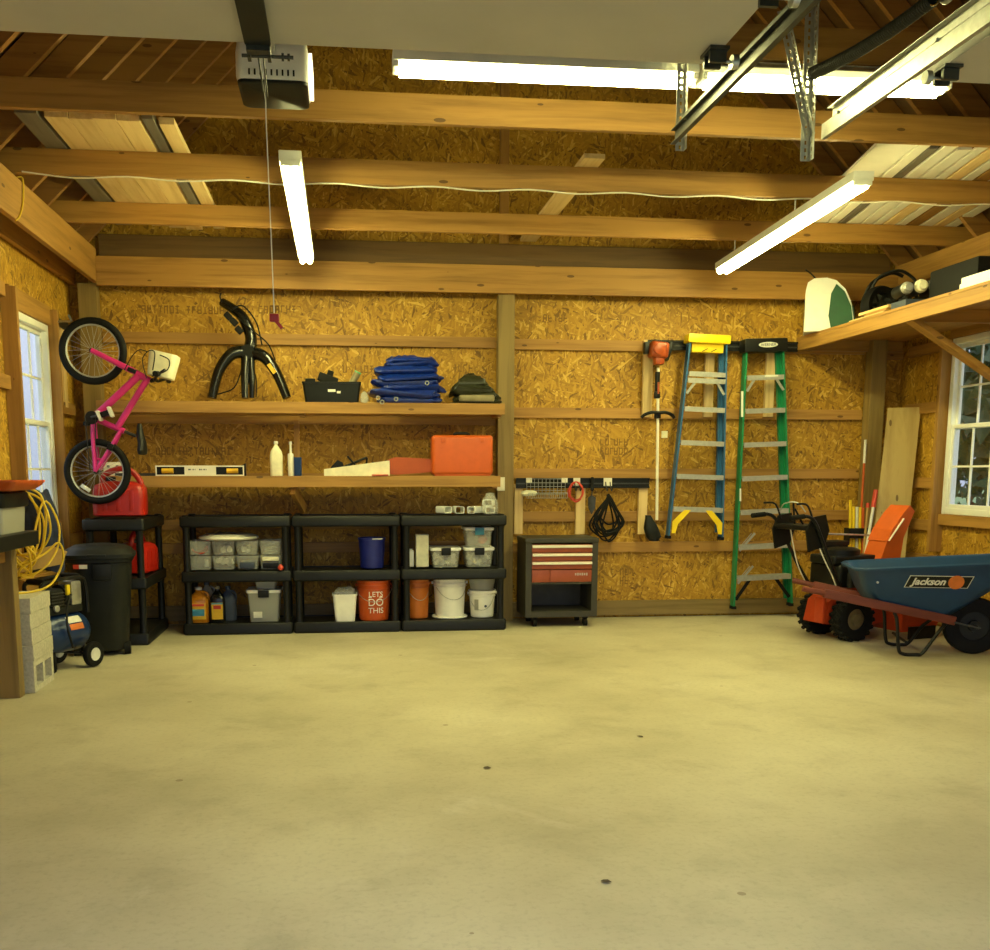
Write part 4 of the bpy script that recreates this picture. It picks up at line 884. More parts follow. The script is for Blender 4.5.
# stepladders
def ladder(label, top, foot, wt, wb, treads, mats, cap, y, kind):
    """top, foot: pixel of the cap centre and of the point between the feet; y: plane of the front rails"""
    P, Q = W(*top, y), W(*foot, y); L = (P - Q).length; tilt = math.atan2(P.x - Q.x, P.z - Q.z)
    t = thing('stepladder', label, 'stepladder', Q, (0, tilt, 0), 'folding stepladders hung on the wall'); rm, sm, cm = mats
    half = lambda z: wb / 2 + (wt / 2 - wb / 2) * z / L
    for sx in (-1, 1):
        b = MB(); f = lambda z: [V((sx * (half(z) + u), v, z)) for u, v in ((-.004, -.04), (.012, -.04), (.012, .036), (-.012, .036), (-.012, .03), (.004, .03), (.004, -.034), (-.004, -.034))]
        b.loft([f(.02), f(L - .04)]); b.build('front_rail', rm, t, smooth=False)
        MB().box((sx * half(.015), -.0, .012), (.034, .085, .028), None, .004).build('rubber_foot', 'blk2', t)
        b = MB(); f = lambda z: [V((sx * (half(z) - .022 + u), .046 + v, z)) for u, v in ((-.004, 0), (.018, 0), (.018, .035), (-.004, .035))]
        b.loft([f(.06), f(L - .05)]); b.build('rear_rail', rm, t, smooth=False)
    for py in treads:
        z = (W(top[0], py, y) - Q).length
        z = (W(top[0], py, y).z - Q.z) / math.cos(tilt); h = half(z) - .006
        MB().b2((-h, -.052, z - .012), (h, .04, z + .012), .002).b2((-h, -.056, z - .03), (h, -.0525, z + .012)).build('tread', 'alu', t, smooth=False)
    z = (W(top[0], treads[0 if kind else 1], y).z - Q.z) / math.cos(tilt)
    for sx in (-1, 1): MB().beam((sx * (half(z) - .005), -.045, z - .12), (sx * (half(z) - .075), -.045, z - .018), .022, .004, (0, 1, 0)).build('tread_brace', 'alu', t, smooth=False)
    return t, L, half
t, L, half = ladder('blue fibreglass stepladder with a yellow top cap', (707.3, 339), (694.2, 539), .31, .485, (374, 380.5, 409, 442.5, 476, 508.5), ('lblue', 'alu', 'yellow'), 0, 8.552, 0)
MB().box((0, 0, L - .005), (.375, .135, .075), None, .012).build('top_cap', 'yellow', t)
MB().b2((-.14, -.03, L - .115), (.14, .04, L - .043), .003).build('cap_web', 'yellow', t, smooth=False)
for x in (-.05, .03): MB().beam((x, -.036, L - .11), (x + .045, -.036, L - .085), .006, .006).build('cap_mark', 'blk', t, smooth=False)
for sx in (-1, 1):
    h = half(.15); pr = [(sx * (h - .008), .05), (sx * (h - .008), .15), (sx * (h - .11), .255), (sx * (h - .17), .255), (sx * (h - .06), .13), (sx * (h - .04), .05)]
    MB().prism(pr, -.058, -.047).build('knee_brace', 'yellow', t, smooth=False)
t, L, half = ladder('taller green fibreglass stepladder with a black top cap', (763.5, 344), (761.5, 607), .315, .535, (377, 410, 443.5, 477, 510.5, 545, 576), ('lgreen', 'alu', 'blk'), 0, 8.55, 1)
MB().box((0, 0, L - .015), (.385, .14, .115), None, .015).build('top_cap', 'blk', t)
lb = MB().lathe([(.05, 0), (.05, .004), (.046, .006)], 28, Matrix.Translation((.012, -.0725, L - .015)) @ Matrix.Rotation(PI / 2, 4, 'X') @ Matrix.Diagonal((1.7, .46, 1, 1))).build('maker_badge', 'label_w', t)
text('WERNER', .034, 'slate', lb, (.012, -.0795, L - .0155), name='lettering', ext=.0006)
for z0 in (.33, .62):
    h = half(z0 + .0); MB().beam((-h + .01, -.05, z0 - .1), (-h + .15, -.05, z0 + .05), .02, .004, (0, 1, 0)).beam((-h + .01, -.05, z0 - .07), (-h + .12, -.05, z0 + .05), .006, .004, (0, 1, 0)).build('tread_brace', 'alu', t, smooth=False)
for sx in (-1, 1):
    h = half(.12); MB().beam((sx * (h - .012), -.02, .08), (sx * (h - .14), -.02, .255), .03, .006, (0, 1, 0)).build('knee_brace', 'blk', t, smooth=False)
h = half(L * .55); MB().box((-h, -.0425, L * .78), (.02, .002, .22)).build('warning_label', 'label_w', t, smooth=False); MB().box((-half(L * .44), -.0425, L * .44), (.014, .002, .11)).build('warning_label', 'label_w', t, smooth=False)
MB().box((.05, -.057, L - .275), (.12, .002, .016)).build('tread_label', 'label_w', t, smooth=False)

# ------------------------------------------------------------------ tool chest
t = thing('tool_chest', 'rolling grey tool chest with red drawers against the post', 'tool chest', (1.812, 8.42, 0)); w, d, z0, z1 = .615, .42, .085, .752; hw, hd = w / 2, d / 2
b = MB(); e = .05
b.b2((-hw, -hd, z0), (-hw + e, hd, z1 - .04)).b2((hw - e, -hd, z0), (hw, hd, z1 - .04)).b2((-hw + e, hd - .01, z0), (hw - e, hd, z1 - .04)).b2((-hw + e, -hd, z0), (hw - e, hd - .01, z0 + .05)).b2((-hw + e, -hd, z0 + .28), (hw - e, hd - .01, z0 + .295))
b.build('chest_body', 'chest', t, smooth=False)
b = MB(); b.box((0, 0, z1 - .02), (w + .012, d + .012, .04), None, .008); b.build('chest_top', 'chest', t)
zz = z1 - .052; dh = (.070, .070, .072)
for k in range(3):
    dr = MB().b2((-hw + e + .003, -hd - .006, zz - dh[k] + .004), (hw - e - .003, -hd + .2, zz - .002), .003).build('drawer', 'brick', t)
    MB().prism([(-hd - .006, zz - .006), (-hd - .022, zz - .010), (-hd - .022, zz - .026), (-hd - .016, zz - .028), (-hd - .006, zz - .014)], -hw + e + .003, hw - e - .003, 'x').build('drawer_pull', 'ivory', dr, smooth=False)
    zz -= dh[k]
dr = MB().b2((-hw + e + .003, -hd - .004, z0 + .298), (-hw + .205, -hd + .2, zz - .003), .003).b2((-hw + .208, -hd - .004, z0 + .298), (hw - e - .003, -hd + .2, zz - .003), .003).build('lower_panel', 'brick', t)
b = MB()
for k in range(6): b.box((hw - e - .14 + k * .019, -hd - .0048, zz - .04), (.012, .002, .018 + .004 * (k % 2)))
b.build('badge_letters', 'alu', dr, smooth=False)
for sx in (-1, 1):
    for sy in (-1, 1):
        c = V((sx * (hw - .09), sy * (hd - .06), .036)); MB().cyl(c - V((.016, 0, 0)), c + V((.016, 0, 0)), .036).box(c + V((0, .01, .04)), (.05, .05, .016)).build('caster', 'blk2', t)

# ------------------------------------------------------------------ wheelbarrow
t = thing('wheelbarrow', 'blue tub wheelbarrow with red handles parked under the right window', 'wheelbarrow', (4.47, 6.66, 0), R_(-18))
def wheel_y(parent, c, R, wd, hub, hubm, name='wheel', tm='blk2', tread=0, hubr=.4):
    T = Matrix.Translation(c) @ Matrix.Rotation(PI / 2, 4, 'X')
    pr = [(R * .5, -wd * .42), (R * .80, -wd * .5), (R * .95, -wd * .42), (R, -wd * .2), (R, wd * .2), (R * .95, wd * .42), (R * .80, wd * .5), (R * .5, wd * .42)]
    b = MB().lathe(pr + [pr[0]], 36, T, False, False)
    if tread:
        n = 18
        for k in range(n):
            for s in (-1, 1):
                a = 2 * PI * (k + .25 * s) / n; b.box(V(c) + V((math.cos(a) * R, s * wd * .25, math.sin(a) * R)), (.03, wd * .46, .022), Matrix.Rotation(-a + PI / 2, 3, 'Y') @ Matrix.Rotation(s * .5, 3, 'Z'), .004, 1)
    w_ = b.build(name, tm, parent)
    MB().lathe([(.01, -wd * .5), (R * hubr * .5, -wd * .52), (R * hubr * .55, -wd * .3), (R * .5, -wd * .3), (R * .53, -wd * .38), (R * .53, wd * .38), (R * .5, wd * .3), (R * hubr * .55, wd * .3), (R * hubr * .5, wd * .52), (.01, wd * .5)], 28, T).build('wheel_hub', hubm, w_)
    return w_
wheel_y(t, (.02, 0, .205), .205, .10, 1, 'can', 'wheel')
# tub: rings from the bottom to the rim; x along, rear at -x
def ring(x0, x1, wr, wf, z0, z1, r=.09, n=6):
    out = []
    for cx, cy, a0, sg in ((x1, wf, 0, 1), (x0, wr, 90, 1), (x0, -wr, 180, -1), (x1, -wf, 270, -1)):
        rr = r; ccx = cx - rr if cx == x1 else cx + rr; ccy = cy - rr if sg > 0 else cy + rr
        for i in range(n + 1):
            a = R_(a0 + 90 * i / n); x, y = ccx + rr * math.cos(a), ccy + rr * math.sin(a); u = (x - x0) / (x1 - x0); out.append(V((x, y, z0 + (z1 - z0) * u)))
    return out
rim0 = (-.90, .36, .30, .30, .565, .655)
b = MB(); b.loft([ring(-.735, -.16, .20, .16, .392, .285), ring(-.775, -.02, .245, .215, .46, .40), ring(-.83, .335, .31, .30, .605, .68, .1), ring(-.86, .385, .335, .33, .605, .685, .11), ring(-.865, .39, .34, .335, .62, .70, .11), ring(-.85, .37, .325, .32, .63, .712, .1), ring(-.82, .325, .295, .285, .615, .69, .1), ring(-.765, -.03, .235, .205, .47, .41), ring(-.725, -.17, .19, .15, .402, .295)])
tubo = b.build('tub', 'tub', t, ang=50)
# decal on the near side, lying on the sloped wall
A, B_, C_ = V((-.5, -.245, .43)), V((0, -.245, .43)), None
p_lo = V((-.35, -.2165, .40)); 
def side_pt(x, s):                                       # s: 0 lower ring, 1 upper ring
    lo = V((x, -.245 + .03 * ((x + .84) / .82), .46 - .06 * ((x + .84) / .82))); hi = V((x, -.31 + .01 * (x + .90) / 1.235, .605 + .075 * (x + .90) / 1.235)); return lo.lerp(hi, s)
o1, ox, oz = side_pt(-.33, .55), side_pt(-.13, .55), side_pt(-.33, .9)
ex = (ox - o1).normalized(); ez = (oz - o1); ez = (ez - ex * ez.dot(ex)).normalized(); en_ = ez.cross(ex).normalized()
if en_.y > 0: en_ = -en_
rm = Matrix((ex, ez, en_)).transposed()                    # local x along, y up, z outward
if rm.determinant() < 0: pass
base = o1 + en_ * .004
def dpt(u, v, n=0): return base + ex * u + ez * v + en_ * n
def slabq(name, pts, mat, n0, n1, par): return MB().loft([[dpt(u, v, n0) for u, v in pts], [dpt(u, v, n1) for u, v in pts]]).build(name, mat, par, smooth=False)
dc = slabq('decal_border', [(-.19, -.046), (.225, -.046), (.255, .046), (-.16, .046)], 'label_w', -.002, .001, tubo)
slabq('decal_panel', [(-.184, -.042), (.221, -.042), (.248, .042), (-.157, .042)], 'blk', .0012, .002, tubo)
text('Jackson', .072, 'label_w', tubo, dpt(-.035, 0, .0025), rm, 'lettering', .0006, 'CENTER', .3, 1.0, 1, .0022)
MB().lathe([(.001, 0), (.052, 0), (.052, .0015), (.001, .0015)], 28, Matrix.Translation(dpt(.145, 0, .0024)) @ rm.to_4x4()).build('decal_emblem', 'decal_o', tubo)
for sy in (-1, 1):
    p0, p1 = V((-1.20, sy * .29, .475)), V((-.14, sy * .14, .252))
    hd_ = MB().beam(p0.lerp(p1, .14), p1, .036, .062, (0, 0, 1), .006).build('handle', 'handle', t); MB().tube([p0, p0.lerp(p1, .03), p0.lerp(p1, .13), p0.lerp(p1, .15)], .020, 10).build('handle_grip', 'handle', hd_)
    z = lambda x: .475 - (x + 1.2) * .21
    MB().tube(catmull([(-.56, sy * .20, z(-.56) - .03), (-.54, sy * .21, .25), (-.52, sy * .215, .06), (-.49, sy * .215, .017), (-.40, sy * .215, .014), (-.355, sy * .215, .03), (-.27, sy * .2, .16), (-.2, sy * .15, z(-.2) - .03)], 5), .0125, 8).build('leg', 'blk', t)
    MB().beam((-.16, sy * .135, .245), (.03, sy * .125, .205), .05, .010).build('axle_bracket', 'dsteel', t, smooth=False)
MB().tube([(-.47, -.21, .10), (-.47, .21, .10)], .010, 8).build('leg_brace', 'blk', t); MB().cyl((.02, -.13, .205), (.02, .13, .205), .011).build('axle', 'dsteel', t)
MB().box((-.66, 0, .355), (.04, .34, .03)).build('tub_riser', 'handle', t, smooth=False); MB().box((-.24, 0, .285), (.04, .26, .026)).build('tub_riser', 'handle', t, smooth=False)
MB().cyl((-.70, -.292, .53), (-.70, -.27, .53), .008).build('tub_bolt', 'alu', t)

# ------------------------------------------------------------------ snow blower
t = thing('snow_blower', 'red two-stage snow blower with an orange chute behind the wheelbarrow', 'snow blower', (3.95, 7.49, 0), R_(13))
for sy in (-1, 1): wheel_y(t, (-.09, sy * .19, .17), .165, .125, 1, 'copper', 'wheel', 'blk2', 1, .5)
MB().cyl((-.09, -.18, .17), (-.09, .18, .17), .014).build('axle', 'dsteel', t)
MB().prism([(-.30, .13), (-.26, .30), (-.12, .40), (.22, .40), (.28, .12), (.1, .09)], -.12, .12).build('chassis', 'blower', t, smooth=False)
MB().box((-.32, -.1, .24), (.03, .10, .20), None, .01).build('gear_cover', 'blower', t)
MB().prism([(.30, .06), (.62, .06), (.66, .12), (.66, .40), (.56, .50), (.42, .50), (.30, .38)], -.30, -.285).prism([(.30, .06), (.62, .06), (.66, .12), (.66, .40), (.56, .50), (.42, .50), (.30, .38)], .285, .30).prism([(.30, .06), (.30, .38), (.42, .50), (.56, .50), (.56, .485), (.43, .485), (.315, .375), (.315, .06)], -.285, .285).build('auger_housing', 'blower', t, smooth=False)
b = MB(); pts = []
for k in range(97): a = k / 8 * PI / 2; yy = -.27 + .54 * k / 96; pts.append((.50 + .15 * math.cos(a), yy, .24 + .15 * math.sin(a)))
b.tube(pts, .016, 6); b.cyl((.5, -.284, .24), (.5, .284, .24), .02); b.build('auger', 'dsteel', t)
MB().b2((.36, -.318, .0), (.62, -.301, .10)).b2((.36, .301, .0), (.62, .318, .10)).build('skid_shoe', 'blk', t, smooth=False)
en = MB().box((-.02, .02, .50), (.36, .36, .18), None, .03, 3).box((-.02, .02, .62), (.42, .30, .07), None, .02, 3).lathe([(.15, 0), (.15, .04), (.12, .055), (.02, .06)], 28, Matrix.Translation((-.06, .02, .655))).build('engine', 'blk', t)
MB().box((-.02, -.17, .47), (.22, .06, .12), None, .01).build('engine_block', 'dsteel', en)
for k in range(7): MB().b2((-.12 + k * .03, -.205, .42), (-.108 + k * .03, -.2, .53)).build('cooling_fin', 'dsteel', en, smooth=False)
MB().cyl((.09, .1, .655), (.09, .1, .72), .030).build('fuel_cap', 'label_y', en)
MB().box((-.04, .16, .72), (.26, .16, .07), None, .02).build('fuel_tank', 'blk', t)
# chute
ch = V((.235, -.10, .50))
MB().lathe([(.10, 0), (.10, .05), (.085, .06)], 24, Matrix.Translation(ch)).build('chute_collar', 'blk', t)
def side(poly, y0, y1): return [(ch.x + x, ch.z + .02 + z) for x, z in poly]
lowp = [(-.125, 0), (-.035, .25), (.125, .28), (.09, .0)]; upp = [(-.045, .245), (.0, .335), (.10, .46), (.165, .52), (.21, .475), (.118, .27)]
for poly, nm in ((lowp, 'chute'), (upp, 'chute_deflector')):
    w_ = .098 if nm == 'chute' else .104; P = side(poly, 0, 0); b = MB()
    b.prism(P, ch.y - w_, ch.y - w_ + .012).prism(P, ch.y + w_ - .012, ch.y + w_)
    n_ = 2 if nm == 'chute' else 4; bk = P[:n_]; inn = [(x + .014, z - .004) for x, z in bk]
    b.prism(bk + inn[::-1], ch.y - w_ + .012, ch.y + w_ - .012)
    cp = b.build(nm, 'orange', t, smooth=False)
p_, q_ = V((ch.x - .03, ch.y - .109, ch.z + .27)), V((ch.x + .10, ch.y - .112, ch.z + .44)); MB().beam(p_, q_, .006, .018, (0, 1, 0)).build('deflector_highlight', 'ivory', cp, smooth=False)  # highlight line along the chute, put in as a pale strip
# handles and panel (towards -x)
for sy in (-1, 1):
    MB().tube(catmull([(-.16, sy * .17, .34), (-.30, sy * .20, .55), (-.44, sy * .22, .80), (-.52, sy * .23, .93), (-.60, sy * .235, .97), (-.73, sy * .235, .96)], 5), .014, 10).build('handlebar', 'blk', t)
    MB().tube([(-.62, sy * .235, .97), (-.74, sy * .235, .96)], .019, 10).build('handle_grip', 'blk2', t)
    MB().tube(catmull([(-.50, sy * .19, .93), (-.56, sy * .19, 1.05), (-.66, sy * .2, 1.06)], 4), .008, 8).build('clutch_lever', 'blk', t)
    MB().prism([(-.54, .70), (-.40, .74), (-.36, .86), (-.40, .98), (-.52, .96), (-.57, .86)], sy * .20 - .008, sy * .20 + .008).build('handle_panel', 'blk', t, smooth=False)
MB().b2((-.56, -.19, .86), (-.36, .19, .90), .01).build('control_panel', 'blk', t); MB().tube([(-.48, .05, .90), (-.50, .05, 1.06)], .008, 8).tube([(-.48, -.05, .90), (-.56, -.05, 1.02)], .008, 8).build('shift_lever', 'blk2', t)
MB().tube(catmull([(-.48, -.16, .87), (-.40, -.2, .66), (-.30, -.2, .5), (-.22, -.18, .36)], 5), .005, 6).tube(catmull([(-.48, .1, .87), (-.44, .05, .6), (-.3, .1, .42)], 5), .005, 6).build('control_cable', 'ivory', t)
MB().tube(catmull([(-.58, -.2, 1.0), (-.62, -.15, 1.07), (-.66, -.05, 1.06), (-.62, .05, 1.0)], 5), .005, 6).build('control_cable', 'alu', t)
MB().tube([(-.42, -.02, .83), (.42, .06, .79)], .007, 8).build('chute_crank_rod', 'steel', t)
# ------------------------------------------------------------------ poles, stakes and plywood in the right corner
a0, a1, a2, a3 = W(864, 625, 8.20), W(898, 625, 8.14), W(921, 407, 8.36), W(888.5, 408, 8.42)
a0.z = a1.z = .002
nrm = (a1 - a0).cross(a3 - a0).normalized(); nrm = nrm if nrm.y > 0 else -nrm
o = MB().loft([[a0, a1, a2, a3], [p + nrm * .018 for p in (a0, a1, a2, a3)]]).build('plywood_offcut', 'ply', smooth=False, loc=a0)
tag(o, 'tall narrow plywood offcut leaning against the corner post', 'plywood sheet')
def pole(name, label, cat, px0, py0, px1, py1, y0, y1, r, mat, grip=None, tip=None, group=None):
    p, q = W(px0, py0, y0), W(px1, py1, y1); p = p.lerp(q, 1); bt = W(px0, py0, y0)
    k = (bt.z - .003) / (q.z - bt.z) if py0 < 600 else 0
    base = bt - (q - bt) * k; base.z = max(base.z, .003)
    t = thing(name, label, cat, base, 0, group); d = q - base
    MB().tube([(0, 0, 0), d], r, 8).build('shaft', mat, t)
    if grip: MB().tube([d * (1 - grip[1]), d], r * 1.5, 10).build('grip', grip[0], t)
    if tip: MB().tube([d * (1 - tip[1]), d * 1.001], r * 1.15, 8).build('tip', tip[0], t)
    return t
pole('driveway_marker', 'tall thin orange driveway marker with a white tip in the corner', 'marker pole', 859.5, 540, 865.5, 440, 8.52, 8.57, .010, 'orange', tip=('label_w', .13))
gm = 'driveway markers in a bundle'
for k, (px, mt, lb) in enumerate(((850.5, 'yellow', 'yellow driveway marker at the ladder side of the bundle'), (853.7, 'yellow', 'yellow driveway marker second from the ladder side of the bundle'), (857, 'label_w', 'white driveway marker in the middle of the yellow bundle'), (860, 'yellow', 'yellow driveway marker on the chute side of the bundle'), (863, 'orange', 'short orange driveway marker at the end of the yellow bundle'))):
    pole('driveway_marker', lb, 'marker pole', px - .5, 560, px, 506 - (6 if k == 0 else 0) + k * .4, 8.42, 8.44, .0125, mt, group=gm)
o = MB().b2((-.10, -.05, -.045), (.10, -.035, .045), .004).b2((-.10, .035, -.045), (.10, .05, .045), .004).b2((-.106, -.05, -.1), (-.10, .05, .045)).b2((.10, -.05, -.045), (.106, .05, .045)).build('marker_holder', 'blk'); p = W(858, 533, 8.43); o.location = (p.x, 8.43, p.z); tag(o, 'black clamp box holding the yellow driveway markers together', 'holder')
pole('broom_handle', 'white pole with a red grip leaning beside the orange chute', 'pole', 867, 545, 876, 490, 8.20, 8.28, .013, 'label_w', ('redwire', .13))
pole('broom_handle', 'short pale stick with a red end behind the orange chute', 'pole', 863, 560, 868, 503, 8.32, 8.36, .010, 'kraft', ('redwire', .04))

# ------------------------------------------------------------------ things on the shelf over the right window
ZW = 2.473
t = thing('waste_bin', 'white waste bin lying open to show its green inside', 'bin', (W(833, 330, 8.40).x, 8.40, ZW), -.42); t.scale = (1.25, 1.1, 1)
# a tall rounded box, open side facing the room (toward +x -y)
b = MB(); sec = [(-.19, 0), (.13, 0), (.13, .02), (.10, .22), (.06, .33), (-.0, .405), (-.06, .43), (-.14, .43), (-.18, .40), (-.19, .34)]
b.prism(sec, -.17, .17); b.build('bin_shell', 'white', t, ang=40)
s2 = [(-.10, .02), (.105, .02), (.08, .2), (.04, .30), (-.02, .37), (-.06, .37), (-.1, .30)]
b = MB(); s3 = [(.133, .01), (.133, .05)]
b.loft([[V((x, y, z)) for x, y, z in ((.134, -.15, .008), (.134, .15, .008), (.107, .15, .20), (.107, -.15, .20))], [V((x, y, z)) for x, y, z in ((.140, -.15, .008), (.140, .15, .008), (.113, .15, .20), (.113, -.15, .20))]])
b.prism([(-.02, .012), (.122, .012), (.10, .19), (.055, .31), (.0, .375), (-.03, .30), (-.04, .12)], -.176, -.171); b.build('bin_lining', 'green', t, ang=40)
t = thing('wheel_pair', 'pair of small black wheels on a dark cart frame by the waste bin', 'cart', (4.42, 7.96, ZW), R_(12))
for x, y in ((-.10, -.02), (.03, -.30)):
    T = Matrix.Translation((x, y, .155)) @ Matrix.Rotation(PI / 2, 4, 'X')
    w_ = MB().lathe([(.10, -.04), (.145, -.05), (.152, -.03), (.152, .03), (.145, .05), (.10, .04), (.10, -.04)], 32, T, False, False).build('wheel', 'blk2', t)
    b = MB().lathe([(.03, -.045), (.035, .045)], 14, T)
    for k in range(6): a = k * PI / 3; b.beam((x, y, .155), (x + math.cos(a) * .11, y, .155 + math.sin(a) * .11), .02, .02, (0, 1, 0))
    b.build('wheel_spokes', 'can', w_, smooth=False)
MB().cyl((-.10, .1, .155), (-.1, -.02, .155), .012).cyl((.03, -.1, .155), (.03, -.3, .155), .012).beam((-.1, .05, .155), (.03, -.2, .155), .03, .03).box((.05, .05, .24), (.18, .22, .12), (0, 0, .3), .03).build('cart_frame', 'can', t)
MB().tube(catmull([(-.12, .05, .3), (-.1, 0, .38), (.0, -.1, .42), (.1, -.15, .36), (.12, -.2, .28)], 5), .012, 8).tube(catmull([(-.16, .1, .2), (-.12, .06, .34), (.06, .05, .43), (.14, 0, .4)], 5), .014, 8).build('cart_handle', 'blk', t)
def roll(name, label, c0, c1, r, mat, endm, group=None):
    c0, c1 = V(c0), V(c1); t = thing(name, label, 'canister', c0, 0, group); d = c1 - c0
    MB().cyl((0, 0, 0), d, r, seg=28).build('canister_body', mat, t); u = d.normalized()
    MB().tube([-u * .03, -u * .012, u * .0], r * .82, 24, False, r * 1.0).cyl(-u * .045, -u * .028, r * .55, r * .75, 24).build('end_cap', endm, t); return t
o = MB().box((0, 0, .032), (.36, .20, .064), None, .006).build('flat_carton', 'slate'); o.location = (W(922, 288, 7.15).x + .02, 7.18, ZW + .001); tag(o, 'dark flat carton on the window shelf carrying the three canisters', 'carton')
gr = 'rolls with pale ends on the window shelf'
roll('canister', 'dark canister with a bright ribbed silver end', W(907, 288, 7.10), W(907, 288, 7.10) + V((.04, .20, .0)), .045, 'blk', 'alu', gr)
roll('canister', 'dark canister with a smooth cream end beside the silver-ended one', W(921, 286, 7.08), W(921, 286, 7.08) + V((.04, .20, 0)), .049, 'blk', 'cream', gr)
roll('canister', 'larger canister with a clear grey end beside a black case', W(935.5, 285, 7.06), W(935.5, 285, 7.06) + V((.04, .20, 0)), .052, 'blk', 'frost', gr)
o = MB().box((0, 0, .12), (.34, .56, .24), None, .02).build('black_case', 'blk2'); o.location = (4.36, 6.72, ZW + .001); tag(o, 'plain black case on the window shelf behind the white strip', 'case')
for k, (x, y0, y1, z, mt, lb) in enumerate(((4.09, 7.33, 7.85, 0, 'fresh_y', 'pale wooden strip lowest in the small stack by the wheels'), (4.10, 7.31, 7.62, .021, 'pine_y', 'brown wooden strip in the middle of the small stack by the wheels'), (4.11, 7.30, 7.74, .042, 'fresh_y', 'pale wooden strip topping the small stack by the wheels'))):
    tag(MB().b2((x - .05, y0, ZW + .0005 + z), (x + .05, y1, ZW + .020 + z), .002).build('wood_strip', mt, smooth=False, loc=(x, y0, ZW + z)), lb, 'wood strip', 'wood strips on the window shelf')
o = MB().b2((4.02, 5.25, ZW + .001), (4.13, 6.36, ZW + .036), .004).b2((4.03, 5.25, ZW + .036), (4.12, 6.36, ZW + .075), .004).build('white_trim_bar', 'vinyl', smooth=False, loc=(4.08, 5.8, ZW)); tag(o, 'bright white vinyl bar lying along the edge of the window shelf', 'trim bar')

# ------------------------------------------------------------------ workbench end
t = thing('workbench', 'timber legged workbench end with a black top, under the orange tray', 'workbench', (-1.98, 5.4, 0))
MB().b2((-.18, -1.3, .885), (.235, .60, .965), .006).build('bench_top', 'blk', t, smooth=False)
for y in (.51, -1.2): MB().b2((-.03, y, 0), (.105, y + .088, .883), .004).build('leg', 'old_z', t, smooth=False)
MB().b2((-.16, -1.2, .79), (-.12, .59, .883)).b2((.03, -1.112, .79), (.07, .51, .883)).build('apron', 'pine_y', t, smooth=False)
t = thing('lidded_bin', 'clear storage bin with a thick black lid on the workbench', 'bin', (-1.955, 5.73, .966))
MB().tray(.34, .42, .165, .95, .004, .03, 0, .004).build('bin_body', 'frost', t)
MB().loft([[V((x, y, z)) for x, y in rrect(.36 + e, .44 + e, .03)] for z, e in ((.14, 0), (.15, .01), (.215, .01), (.225, -.02))]).build('bin_lid', 'blk', t)
rnd = random.Random(3); b = MB()
for i in range(16): b.sphere((rnd.uniform(-.11, .11), rnd.uniform(-.15, .15), .055 + rnd.uniform(0, .05)), rnd.uniform(.03, .045), 10)
b.build('pale_contents', 'cream', t)['kind'] = 'stuff'
b = MB()
for k, (x, ww) in enumerate(((-.02, .03), (.06, .055), (.12, .04))): b.box((x, -.2265, .182 + .004 * k), (ww, .002, .022), (0, .25, 0))
b.build('lid_marking', 'label_w', t, smooth=False)
t = thing('orange_tray', 'shallow orange plastic tray lying on the black bin lid', 'tray', (-1.93, 5.72, 1.193))
MB().loft([[V((x + dx, y, z)) for x, y in rrect(.46 + e, .52 + e, .03)] for z, e, dx in ((0.002, -.12, 0), (.006, -.06, 0), (.03, .0, 0), (.05, .03, 0), (.058, .03, 0), (.058, .0, 0), (.035, -.03, 0), (.012, -.12, 0))]).build('tray_body', 'orange', t)
b = MB()
for k in range(3): b.lathe([(.001, 0), (.008, .001), (.006, .003)], 10, Matrix.Translation((-.02 + k * .055, -.262, .035)) @ Matrix.Rotation(PI / 2, 4, 'X'))
b.build('tray_stud', 'label_w', t)

# concrete blocks
for k in range(5):
    z0 = 0.002 if k == 0 else .192 + (k - 1) * .0935; hh = .189 if k == 0 else .0925; dx, dy = random.uniform(-.006, .006), random.uniform(-.006, .012)
    lb = ['hollow concrete block at the bottom of the stack, two open cores showing', 'solid concrete block resting directly on the hollow one', 'solid concrete block in the middle of the stack by the bench leg', 'solid concrete block second from the top of the stack', 'topmost solid concrete block of the stack by the bench leg'][k]
    b = MB(); x0, x1, y0, y1 = -.10, .095, -.20, .20
    if k == 0:
        for lo, hi in (((x0, y0, 0), (x1, y1, .035)), ((x0, y0, .154), (x1, y1, hh)), ((x0, y0, .035), (x1, y0 + .045, .154)), ((x0, -.02, .035), (x1, .02, .154)), ((x0, y1 - .045, .035), (x1, y1, .154))): b.b2(lo, hi)
    else: b.b2((x0, y0, 0), (x1, y1, hh), .004)
    o = b.build('concrete_block', 'block', smooth=False); o.location = (-1.925 + dx, 6.235 + dy, z0); tag(o, lb, 'concrete block', 'concrete blocks in a stack')

# air compressor
t = thing('air_compressor', 'blue tank air compressor on white-hubbed wheels between blocks and trash can', 'air compressor', (-1.895, 6.80, 0), R_(62))
L = .44; rr = .135; T = Matrix.Translation((0, 0, .245)) @ Matrix.Rotation(PI / 2, 4, 'Y')
tk = MB().lathe([(.001, -L / 2), (.06, -L / 2 + .008), (.11, -L / 2 + .035), (rr, -L / 2 + .08), (rr, L / 2 - .08), (.11, L / 2 - .035), (.06, L / 2 - .008), (.001, L / 2)], 32, T).build('air_tank', 'cblue', t)
def tank_label(x0, x1, a0, a1, mat, r=rr + .001):
    b = MB(); rg = []
    for xx in (x0, x1): rg.append([V((xx, -r * math.cos(R_(a)), .245 + r * math.sin(R_(a)))) for a in [a0 + (a1 - a0) * i / 6 for i in range(7)]])
    b.loft(rg, False, False, False); b.build('tank_label', mat, tk, smooth=False)
tank_label(-.02, .10, 30, 52, 'label_w'); tank_label(-.02, .10, 10, 27, 'decal_o')
for sy in (-1, 1): wheel_y(t, (.15, sy * .155, .085), .085, .042, 1, 'label_w', 'wheel', 'blk2', 0, 1.0)
